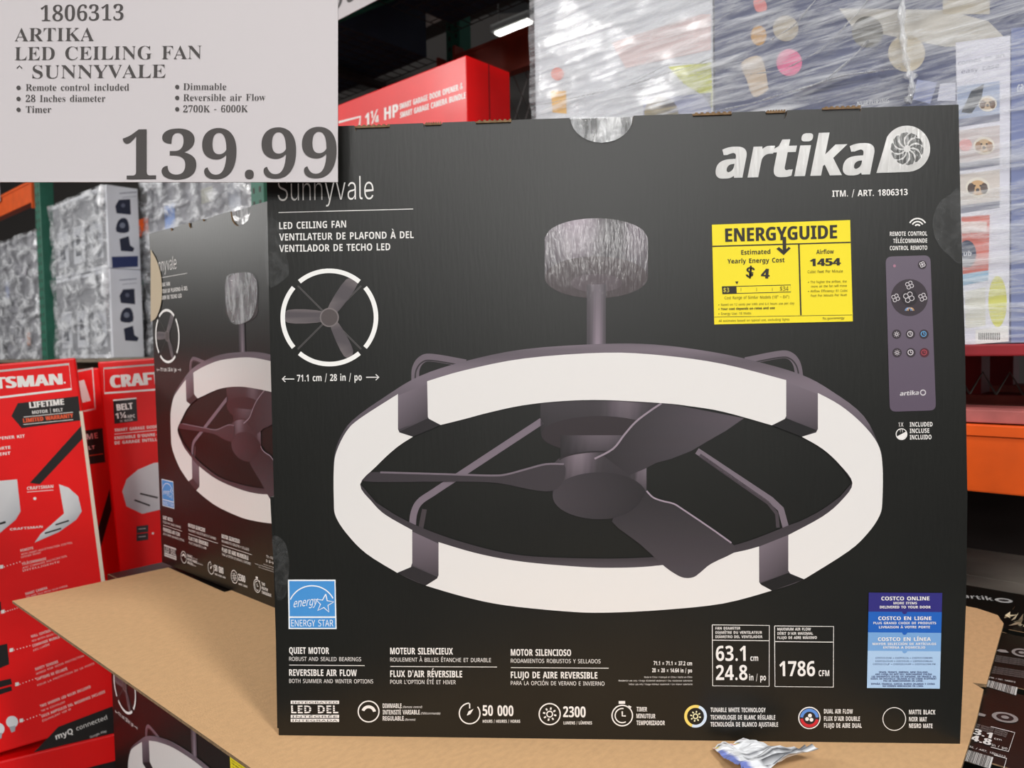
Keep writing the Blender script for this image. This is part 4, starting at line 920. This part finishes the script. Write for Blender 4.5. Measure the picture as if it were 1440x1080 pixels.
# ================================================================== storage rack
VR = 1.08
ups = []
def upright(u, label):
    r = empty('rack_upright', label, 'rack post', uvmat(u, VR, FLOOR), 'green rack posts')
    for y, nm in ((0, 'front_post'), (1.02, 'rear_post')):
        box(nm, (-0.045, y, 0), (0.045, y + 0.075, 3.6), GREEN, r, 0.004)
        bm = bmesh.new()
        for k in range(70):
            for sx in (-0.022, 0.022):
                z = 0.1 + k * 0.05; add_box(bm, (sx - 0.006, y - 0.001, z), (sx + 0.006, y + 0.001, z + 0.02))
        bm_obj('punched_slots', bm, DARK, r)['kind'] = 'stuff'
    for k in range(3):
        tube('brace', [(0, 0.07, 0.4 + k * 1.0), (0, 1.03, 1.0 + k * 1.0)], 0.015, GREEN, r)
    box('foot_plate', (-0.07, -0.03, 0), (0.07, 0.12, 0.008), GREEN, r)
    return r
upright(-3.48, 'green punched rack post at the far end, beside the wrapped white cartons')
upright(-1.02, 'green punched rack post behind the upright black carton')
upright(2.05, 'green punched rack post beside the wrapped pet bed pallet')
def beam(u0, u1, v, z0, z1, m, label, dep=0.05, group=None):
    r = empty('rack_beam', label, 'rack beam', uvmat(u0, v, z0), group or 'rack beams'); r['kind'] = 'thing'
    h = z1 - z0
    box('beam_face', (0, 0, 0), (u1 - u0, dep, h), m, r, 0.003)
    box('beam_lip', (0, -0.004, h - 0.018), (u1 - u0, 0.0, h - 0.002), m, r)
    for x in (0.0, u1 - u0 - 0.012): box('end_plate', (x, -0.008, -0.04), (x + 0.012, 0.05, h + 0.04), m, r)
    return r
beam(-0.972, 2.0, VR - 0.005, 0.172, 0.286, ORANGE, 'orange rack beam under the red pallet of wrapped pet beds')
beam(-0.972, 2.0, VR + 0.98, 0.172, 0.286, ORANGE, 'orange rear rack beam behind the red pallet')
beam(-3.43, -1.07, VR - 0.005, 0.172, 0.286, ORANGE, 'orange rack beam under the wrapped white cartons')
beam(-3.43, -1.07, VR + 0.98, 0.172, 0.286, ORANGE, 'orange rear rack beam behind the wrapped white cartons')
beam(-6.2, -3.53, VR - 0.005, 0.172, 0.286, ORANGE, 'orange rack beam under the far wrapped bundle')
beam(-6.2, -3.53, VR - 0.005, 1.35, 1.48, ORANGE, 'orange rack beam above the far wrapped bundle')
beam(-6.2, -3.53, VR + 0.98, 1.35, 1.48, ORANGE, 'orange rear rack beam above the far wrapped bundle')
RB = mat('rust_red_beam', (150, 52, 30), 0.5, noise=(10, 0.2))
beam(-3.43, -1.07, VR - 0.005, 1.62, 1.75, RB, 'rust red rack beam above the wrapped white cartons')
beam(-0.972, 2.0, VR - 0.005, 1.72, 1.86, RB, 'rust red front rack beam high above the lone red carton')
beam(-0.972, 2.0, VR + 0.98, 1.615, 1.775, RB, 'rust red rear rack beam behind the lone red carton')
beam(-3.43, -1.07, VR + 0.98, 1.62, 1.75, RB, 'rust red rear rack beam behind the wrapped white cartons')
def deck(u0, u1, z, label, wire=STEEL):
    r = empty('wire_deck', label, 'wire deck', uvmat(u0, VR + 0.05, z), 'wire shelf decks'); L = u1 - u0
    bm = bmesh.new()
    n = int(L / 0.06)
    for i in range(n + 1): add_tube(bm, [(i * L / n, 0, 0), (i * L / n, 0.92, 0)], 0.0025, 4)
    bm_obj('long_wires', bm, wire, r)['kind'] = 'stuff'
    bm = bmesh.new()
    for i in range(14): add_tube(bm, [(0, i * 0.92 / 13, 0.004), (L, i * 0.92 / 13, 0.004)], 0.0025, 4)
    bm_obj('cross_wires', bm, wire, r)['kind'] = 'stuff'
    for i in range(3): box('deck_channel', (L * (i + 0.5) / 3 - 0.02, 0, -0.03), (L * (i + 0.5) / 3 + 0.02, 0.92, -0.003), wire, r)
    return r
deck(-0.96, 1.99, 0.281, 'wire deck under the red pallet of wrapped pet beds')
deck(-3.42, -1.08, 0.281, 'wire deck under the wrapped white cartons')
deck(-6.1, -3.54, 0.281, 'wire deck under the far wrapped bundle')

# ---- red pallet with wrapped pet bed cartons
pu0, pu1 = 0.285, 1.585
r = empty('red_pallet', 'dark red pallet on the orange rack beam, carrying the wrapped pet beds', 'pallet', uvmat(pu0, VR + 0.005, 0.2885))
box('top_deck', (0, 0, 0.112), (pu1 - pu0, 0.95, 0.132), BURG, r, 0.003)
for y in (0.0, 0.42, 0.84): box('bottom_board', (0, y, 0.0), (pu1 - pu0, y + 0.11, 0.022), mat('faded_pallet_board', (176, 96, 92), 0.7, noise=(14, 0.25)), r, 0.002)
for x in (0.0, 0.42, 0.82, 1.2):
    for y in (0.0, 0.42, 0.84): box('block', (x, y, 0.022), (x + 0.1, y + 0.1, 0.112), BURG, r, 0.002)
bm = bmesh.new()
for k in range(28): add_tube(bm, [(k * 0.046, 0.3, 0.03), (k * 0.046 + 0.023, 0.3, 0.075), (k * 0.046 + 0.046, 0.3, 0.03)], 0.0022, 4)
bm_obj('zigzag_wire', bm, STEEL, r)
CF = VR + 0.02; CZ = 0.2885 + 0.1325
PB = Plane(uv(0, CF, 0), U, Z)
def pet_carton(u0, u1, label):
    o = empty('pet_bed_carton', label, 'carton', uvmat(u0, CF, CZ), 'wrapped pet bed cartons')
    box('carton_body', (0, 0, 0), (u1 - u0, 0.85, 1.05), mat('navy_carton', (84, 90, 122), 0.5, noise=(5, 0.1)) if 'navy' in label else WHITE, o, 0.004)
    return o
ub = PB.px((1003, 100))[0]
pa = pet_carton(0.30, ub - 0.002, 'pale carton under glossy stretch wrap, beside the lone red carton')
pb = pet_carton(ub + 0.002, 1.575, 'navy pet bed carton with dog pictures, under stretch wrap')
def local(o): inv = o.matrix_world.inverted(); 
def cprint(o):
    M0 = Plane(o.matrix_world.translation, U, Z); return Print(M0.px)
P = cprint(pa)
P.poly([(940, 94), (1000, 88), (1002, 128), (1001, 152), (990, 135), (962, 118)], (206, 210, 120), 1)
P.circle((930, 160), 24, (222, 206, 160), 1); P.poly([(775, 128), (796, 128), (797, 160), (777, 158)], (238, 190, 110), 1); P.circle((784, 104), 9, (236, 160, 150), 1)
P.poly([(860, 60), (985, 20), (1000, 20), (1000, 70), (880, 96)], (226, 208, 208), 1); P.poly([(905, 140), (1000, 130), (1000, 160), (905, 165)], (160, 164, 190), 1)
P.build('printed_front', PAPER, pa, 'faint yellow, orange and pink printed shapes')
P = cprint(pb)
P.circle((1110, 88), 18, (226, 120, 160), 1, ry=19); P.circle((1067, 50), 11, (206, 160, 96), 1, ry=14); P.poly(cr([(1043, 88), (1070, 80), (1080, 120), (1078, 128), (1060, 136), (1050, 112)], 4, True), (204, 186, 166), 1)
P.poly(cr([(1060, 0), (1075, 0), (1078, 14), (1064, 16)], 4, True), (220, 140, 140), 1); P.circle((1105, 40), 18, (186, 176, 160), 1); P.circle((1275, 75), 26, (206, 196, 176), 1); P.circle((1220, 45), 22, (120, 118, 112), 1)
P.poly([(1180, 12), (1330, 14), (1390, 30), (1420, 60), (1330, 66), (1200, 40)], (196, 192, 184), 1); P.poly([(1326, 0), (1392, 0), (1392, 20), (1326, 20)], (190, 182, 166), 2)
P.text('NURTURING', (1205, 150), (1250, 145), 7, (214, 216, 222), 'bold')
P.poly([(1322, 118), (1344, 116), (1344, 142), (1318, 142)], (206, 208, 224), 1); P.poly([(1290, 112), (1318, 116), (1308, 146), (1284, 140)], (150, 158, 196), 1)
P.build('printed_front', PAPER, pb, 'navy print with pink disc and beige shapes')
P.poly([(1344, 60), (1421, 50), (1419, 480), (1352, 486)], (222, 222, 234), 2)          # white panel with pictures
P.text('comes in an', (1347, 92), (1412, 80), 6, (130, 130, 150), layer=3); P.text('easy case', (1352, 104), (1405, 95), 6, (130, 130, 150), layer=3)
for y0, y1, base in ((122, 160, (168, 180, 206)), (184, 222, (206, 196, 196)), (246, 282, (214, 206, 200))):
    P.poly([(1346, y0), (1406, y0 - 8), (1406, y1), (1347, y1 + 8)], base, 3); P.poly([(1347, y1 + 8), (1406, y1), (1406, y1 + 10), (1347, y1 + 19)], (136, 138, 156), 4)
P.poly([(1352, 158), (1366, 128), (1384, 118), (1380, 140), (1366, 160)], (70, 76, 86), 4)
def dog(c, s, coat, dark):
    P.circle(c, 13 * s, (232, 226, 214), 4, ry=11 * s); P.circle(c, 9.5 * s, coat, 5, ry=8 * s); P.circle((c[0] - 7 * s, c[1] + 1), 4 * s, dark, 6, 12, ry=6 * s); P.circle((c[0] + 7 * s, c[1] + 1), 4 * s, dark, 6, 12, ry=6 * s)
    for d in (-3.2, 3.2): P.circle((c[0] + d * s, c[1] - 2 * s), 1.2 * s, (40, 32, 30), 7, 8)
    P.circle((c[0], c[1] + 2.5 * s), 2 * s, (50, 40, 38), 7, 10)
dog((1389, 146), 1.0, (214, 190, 160), (120, 90, 70)); dog((1384, 205), 1.15, (206, 176, 138), (160, 120, 84)); dog((1375, 264), 1.3, (212, 172, 126), (80, 60, 50)); P.circle((1358, 204), 9, (224, 168, 168), 5)
P.poly([(1352, 305), (1392, 302), (1390, 382), (1354, 392)], (216, 120, 108), 3); P.poly([(1352, 312), (1388, 312), (1388, 326), (1352, 328)], (226, 206, 200), 4)
P.circle((1360, 357), 13, (60, 70, 96), 5, ry=19); P.text('ub', (1355, 360), 1366, 7, (220, 224, 232), 'bold', 6)
P.poly([(1353, 386), (1390, 380), (1390, 394), (1353, 402)], (130, 176, 206), 4); P.circle((1403, 424), 13, (214, 214, 110), 3, ry=36); P.poly([(1357, 410), (1386, 404), (1386, 458), (1358, 462)], (212, 212, 200), 3)
P.poly([(1372, 464), (1418, 458), (1418, 480), (1372, 484)], (236, 236, 234), 4)
for k in range(12): P.line([(1377 + k * 2.6, 468), (1377 + k * 2.6, 478)], 1.2, (60, 60, 60), 5)
P.build('picture_panel', PAPER, pb, 'white panel of dog pictures with yellow leaf and barcode')
P.poly([(1422, 40), (1470, 34), (1470, 480), (1422, 482)], (118, 130, 176), 2); P.text('calming', (1430, 130), (1460, 126), 14, (220, 224, 232), 'bold', 4)
P.build('blue_side_panel', PAPER, pb, 'blue panel with pale lettering')
# stretch wrap
def wrap_shell(name, u0, u1, v0, v1, z0, z1, m, label, amp=0.006, nu=40, nz=40, parent=None):
    r = empty(name, label, 'plastic wrap', uvmat(u0, v0, z0), 'plastic stretch wrap'); L, Dp, Hh = u1 - u0, v1 - v0, z1 - z0
    per = [(L * i / nu, 0) for i in range(nu)] + [(L, Dp * i / 16) for i in range(16)] + [(L - L * i / nu, Dp) for i in range(nu)] + [(0, Dp - Dp * i / 16) for i in range(16)]
    n = len(per); vs, fs = [], []
    cx, cy = L / 2, Dp / 2
    for j in range(nz + 1):
        for i, (x, y) in enumerate(per):
            d = amp * (0.55 + 0.45 * math.sin(i * 0.9 + j * 0.35) * math.sin(j * 0.8 + i * 0.21)) + random.uniform(0, amp * 0.35)
            nx = -1 if x <= 1e-6 else (1 if x >= L - 1e-6 else 0); ny = -1 if y <= 1e-6 else (1 if y >= Dp - 1e-6 else 0)
            vs.append((x + nx * d, y + ny * d, Hh * j / nz))
    for j in range(nz):
        for i in range(n): k = (i + 1) % n; fs.append((j * n + i, j * n + k, (j + 1) * n + k, (j + 1) * n + i))
    mesh_obj('film', vs, fs, m, r, True)
    return r
wp = wrap_shell('stretch_wrap', 0.295, 1.582, CF - 0.004, CF + 0.86, CZ + 0.001, CZ + 1.05, WRAP, 'glossy clear stretch wrap around the pet bed cartons')
def strand(pts, rad):
    q = [wp.matrix_world.inverted() @ (PB.o + U * a + Z * b) for a, b in [PB.px(p) for p in cr(pts, 6)]]
    tube('film_rope', [(p.x, -0.012 + 0.003 * math.sin(i), p.z) for i, p in enumerate(q)], [rad * (0.8 + 0.35 * math.sin(i * 1.7)) for i in range(len(q))], FOIL, wp, 8, 0.5)
strand([(1275, -20), (1272, 40), (1278, 90), (1286, 120), (1280, 148)], 0.012)
strand([(1160, -10), (1130, 30), (1090, 60)], 0.003); strand([(1225, 60), (1170, 112), (1090, 140), (1000, 162)], 0.004); strand([(1230, -5), (1180, 55), (1120, 95), (1060, 108)], 0.0025)
strand([(1130, 128), (1200, 108), (1270, 100)], 0.004); strand([(760, 150), (860, 130), (950, 104), (1010, 84)], 0.0025); strand([(1000, 92), (940, 96), (890, 124)], 0.002)

# ---- lone red carton on a pile of the same, left of the pet beds
RV = VR + 0.12; k0 = (RV + 0.375) / 0.703
tp = depth_point((655, 77), 1.0)
RP = Plane(uv(0, RV, 0), U, Z); cx_, cz_ = RP.px((655.5, 77))
rw, rd, rh = 0.72, 0.19, (cz_ - 0.2895) / 3
for k in range(3):
    nm = ('red opener carton on the bottom of the pile behind the black cartons', 'red opener carton in the middle of the pile behind the black cartons', 'red opener carton topmost of its pile, printed 1 1/4 HP, under the rack beams')[k]
    r = empty('opener_carton', nm, 'carton', uvmat(cx_ - rw, RV, 0.2895 + k * rh), 'red garage opener cartons')
    box('carton_body', (0, 0, 0.0005), (rw, rd, rh - 0.0005), RED, r, 0.003)
    box('tape_seam', (rw - 0.0005, rd / 2 - 0.002, 0.002), (rw + 0.0008, rd / 2 + 0.002, rh - 0.002), mat('dark_red_seam', (120, 14, 18), 0.5), r)  # dark red line for the taped fold in the carton end
    if k == 2:
        P = Print(Plane(r.matrix_world.translation, U, Z).px)
        P.text('1¼ HP', (514, 177), (560, 163.5), 17, RW, bold=0.08, res=3)
        P.text('SMART GARAGE DOOR OPENER &', (562, 154), (651, 125), 7.8, RW, bold=0.08); P.text('SMART GARAGE CAMERA BUNDLE', (563, 166), (655, 138), 7.8, RW, bold=0.08)
        P.line([(476, 172), (507, 164), (504, 190)], 3, RW)
        P.build('printed_front', GLOSS, r, 'white lettering on red')

# ---- small price card of the shelf above
PS = Plane(uv(0, VR - 0.02, 0), U, Z)
q = [PS.px(p) for p in ((440, 46), (531, 0), (531, -30), (440, 0))]
xa, xb = q[0][0], q[1][0]; zb_, zt = q[0][1], 1.70
r = empty('shelf_price_card', 'small white shelf price card printed 299, hanging from the rust red beam', 'price sign', uvmat(xa, VR - 0.02, 0))
zl = (q[0][1] + q[1][1]) / 2
prism('card', [(0, zl), (xb - xa + 0.13, zl), (xb - xa + 0.13, 1.715), (0, 1.715)], 0, 0.0012, [SIGNP, SIGNP], r)
P = Print(lambda p: p); P.text('299.99', (0.03, zl + 0.035), (xb - xa + 0.10, zl + 0.035), -0.09, SK, 'serif', res=4) 
P.v = [v for v in P.v]; P.build('price_print', PAPER, r, 'dark serif price')

# ---- wrapped white cartons in the middle bay
def zbay(y, k): return CAM.z + (491 - y) / F_PX * k
pallet('wooden_pallet', 'weathered wooden pallet on the wire deck under the wrapped white cartons', -3.38, VR + 0.02, 0.289, 2.2, 0.9, 0.13, WOOD)
CW = 0.289 + 0.131
FP_ = Plane(uv(0, VR + 0.03, 0), U, Z)
uc = FP_.px((155, 400))[0]; EP = Plane(uv(uc, VR + 0.03, 0), V, Z)
ve = EP.px((199, 400))[0]
zm = FP_.px((155, 377))[1]
LABS = ('white boxed tool carton with dark device pictures on its end, resting on the pallet', 'white boxed tool carton with dark device pictures on its end, upper one of the stack')
for k, (za, zbb) in enumerate(((CW, zm), (zm + 0.002, zm + 0.42))):
    o = empty('tool_carton', LABS[k], 'carton', uvmat(uc - 0.80, VR + 0.03, za), 'white tool cartons')
    box('carton_body', (0, 0, 0), (0.80, ve, zbb - za), WHITE, o, 0.004)
    Pn = Print(Plane(uv(uc, VR + 0.03, za), V, Z).px); nv = (40, 44, 62)
    dy = 0 if k else 117
    for j, c in enumerate(((172, 292), (172, 317), (177, 343))):
        c = (c[0] + (4 if k == 0 else 0), c[1] + (117 if k == 0 else 0) + 0)
        if k == 0: c = (c[0] + 2, c[1] + 9)
        if j == 0: Pn.poly([(c[0] - 10, c[1] - 2), (c[0] - 5, c[1] - 11), (c[0] + 11, c[1] - 12), (c[0] + 12, c[1] + 10), (c[0] - 8, c[1] + 8)], nv, 2); Pn.circle((c[0] + 1, c[1] - 3), 3, (96, 100, 118), 3, 12)
        elif j == 1: Pn.poly(cr([(c[0] - 8, c[1] + 9), (c[0] - 7, c[1] - 4), (c[0] - 1, c[1] - 10), (c[0] + 7, c[1] - 8), (c[0] + 9, c[1] + 9)], 3, True), nv, 2); Pn.circle((c[0], c[1]), 4, (120, 126, 142), 3, 12)
        else: Pn.poly([(c[0] - 9, c[1] - 7), (c[0] + 4, c[1] - 11), (c[0] + 6, c[1] + 2), (c[0] + 12, c[1] + 6), (c[0] + 10, c[1] + 11), (c[0] - 7, c[1] + 10)], nv, 2)
    if k == 1: Pn.poly([(157, 361), (194, 360), (194, 375), (158, 377)], (44, 54, 96), 2)
    Pn.line([(168, 272 if k else 394), (192, 270 if k else 392)], 1.2, (120, 124, 140), 2); Pn.line([(172, 278 if k else 400), (192, 276 if k else 398)], 0.8, (150, 154, 166), 2)
    en = Pn.build('printed_end', PAPER, o, 'three dark device pictures on white'); en.matrix_world = Plane(uv(uc, VR + 0.03, za), V, Z).matrix()
    Pf = Print(lambda p: p); Pf.poly([(0.0, 0.02), (0.775, 0.02), (0.775, zbb - za - 0.02), (0.0, zbb - za - 0.02)], (138, 139, 144), 0)
    for i in range(3):
        x = 0.06 + i * 0.25; Pf.poly([(x, 0.06), (x + 0.17, 0.06), (x + 0.17, 0.26), (x, 0.26)], (196, 198, 204), 1); Pf.poly([(x + 0.03, 0.1), (x + 0.12, 0.1), (x + 0.10, 0.2), (x + 0.05, 0.22)], (90, 92, 100), 2)
    Pf.build('printed_front', PAPER, o, 'grey printed picture panels')
    wrap_shell('stretch_wrap', uc - 0.80, uc - 0.03, VR + 0.024, VR + 0.03 + ve - 0.002, za, zbb, WRAPL, ('crumpled film around the lower white tool carton', 'crumpled film around the upper white tool carton')[k], 0.016, 26, 14)
# wrapped silver bundle further along the same bay
def bundle(label, u0, u1, v0, v1, z0, zs, tints, wl):
    for k, (a, b) in enumerate(zip(zs, zs[1:])):
        o = empty('wrapped_carton', label[k], 'carton', uvmat(u0, v0, a), 'white cartons under film')
        box('carton_body', (0, 0, 0.001), (u1 - u0, v1 - v0, b - a - 0.001), FADED, o, 0.004)
        P = Print(lambda p: p); random.seed(k + int(u0 * 10))
        for i in range(7):
            x = random.uniform(0, (u1 - u0) * 0.85); z = random.uniform(0.02, (b - a) * 0.6); ww = random.uniform(0.05, 0.14); hh = random.uniform(0.04, 0.15)
            x2, z2 = min(x + ww, u1 - u0 - 0.01), min(z + hh, b - a - 0.01); P.poly([(x, z), (x2, z), (x2, z2), (x, z2)], random.choice(tints), 1 + i)
        P.build('printed_front', PAPER, o, 'pale coloured printed blocks')
    wrap_shell('stretch_wrap', u0 - 0.01, u1 + 0.01, v0 - 0.01, v1 + 0.01, zs[0], zs[-1], WRAPL, wl, 0.02, 34, 30)
bundle(('wrapped pale carton beside the tool cartons, bottom of its stack', 'wrapped pale carton beside the tool cartons, top of its stack'), uc + 0.02, -1.09, VR + 0.22, VR + 0.85, CW, (CW, CW + 0.36, CW + 0.95), [(176, 180, 190), (150, 154, 164), (120, 150, 206), (196, 196, 200), (170, 170, 160)], 'crumpled silvery film around the pale cartons by the green post')
pallet('wooden_pallet', 'weathered wooden pallet on the wire deck under the far wrapped bundle', -5.6, VR + 0.02, 0.289, 2.0, 0.9, 0.13, WOOD)
bundle(('far wrapped carton with orange printed marks, bottom of its stack', 'far wrapped carton with orange printed marks, top of its stack'), -5.6, -3.62, VR + 0.04, VR + 0.85, CW, (CW, CW + 0.30, CW + 0.78), [(200, 150, 130), (176, 170, 180), (206, 120, 90), (170, 176, 200), (190, 190, 192)], 'crumpled film around the far bundle beyond the green post')
# price ticket on the far beam
r = tag(box('beam_ticket', (0, -0.006, 0), (0.13, -0.0045, 0.17), SIGNP), 'small white ticket on the far orange beam', 'price tag'); r.matrix_world = uvmat(FP_.px((3, 275))[0], VR - 0.01, FP_.px((10, 285))[1])

# ---- goods behind and below, mostly in the dark
def plain(name, label, u0, u1, v0, v1, z0, z1, m, cat='carton', group='dim cartons at the back of the rack'):
    o = empty(name, label, cat, uvmat(u0, v0, z0), group)
    box('carton_body', (0, 0, 0), (u1 - u0, v1 - v0, z1 - z0), m, o, 0.006)
    box('tape_strip', (0, (v1 - v0) / 2 - 0.025, z1 - z0), (u1 - u0, (v1 - v0) / 2 + 0.025, z1 - z0 + 0.0008), MATS['grey_carton'], o)
    return o
plain('floor_carton', 'grey brown carton on the floor under the orange beam, behind the torn fan carton', 0.62, 1.95, VR + 0.17, VR + 0.62, FLOOR, -0.075, GREYC)
plain('floor_carton', 'carton on the floor at the back of the rack, coloured near black for the shade there', -0.9, 2.0, VR + 1.15, VR + 1.6, FLOOR, 0.16, mat('gap_shade_carton', (38, 28, 25), 0.85))  # near-black colour stands in for the dark gap below the beam
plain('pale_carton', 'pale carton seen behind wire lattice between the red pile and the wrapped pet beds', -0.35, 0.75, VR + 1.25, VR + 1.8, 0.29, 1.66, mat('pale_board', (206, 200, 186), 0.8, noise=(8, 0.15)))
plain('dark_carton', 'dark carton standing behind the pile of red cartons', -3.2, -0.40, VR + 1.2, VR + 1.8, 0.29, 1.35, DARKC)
bm = bmesh.new()
for k in range(26):
    x = -0.9 + k * 0.07
    add_tube(bm, [(x, 0, 0), (x + 0.7, 0, 1.4)], 0.003, 4); add_tube(bm, [(x + 0.7, 0, 0), (x, 0, 1.4)], 0.003, 4)
wg = bm_obj('wire_guard', bm, STEEL); wg.matrix_world = uvmat(-0.4, VR + 1.10, 0.29); tag(wg, 'diamond wire lattice guard at the back of the rack', 'wire guard')
for i, (a, b) in enumerate(((-0.93, 0.5), (0.56, 1.95))):  # upper cartons added to block light and darken the bays below
    plain('shade_carton', ('dark blue carton added on the upper rack level to shade the red pile', 'dark blue carton added for shade on the upper rack level above the pet beds')[i], a, b, VR + 0.06, VR + 0.93, 1.885, 2.7, mat('dark_blue_carton', (44, 52, 70), 0.6, noise=(5, 0.2)))
plain('shade_carton', 'dark blue carton added for shade on the upper rack level above the wrapped white cartons', -3.4, -1.1, VR + 0.06, VR + 0.93, 1.785, 2.6, MATS['dark_blue_carton'])
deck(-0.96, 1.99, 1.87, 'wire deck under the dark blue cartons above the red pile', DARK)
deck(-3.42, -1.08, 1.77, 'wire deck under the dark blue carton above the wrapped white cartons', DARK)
# roof purlins and the lamp that shows between the beams
for k, (px, py, kk, ln) in enumerate(((600, 30, 7.0, 9), (540, 60, 6.5, 9), (690, 5, 7.5, 9))):
    p = depth_point((px, py), kk); m = Matrix.Rotation(YAW, 4, 'Z'); m.translation = p
    o = box('trim_%d' % (k + 1), (-ln / 2, -0.05, -0.06), (ln / 2, 0.05, 0.06), DARK); o.matrix_world = m; tag(o, 'dark roof purlin', None, None, 'structure')
pl = depth_point((722, 38), 6.2)
ll = lamp(tuple(pl), 25, 'bright strip lamp showing between the dark rack beams', (0.42, 0.12))
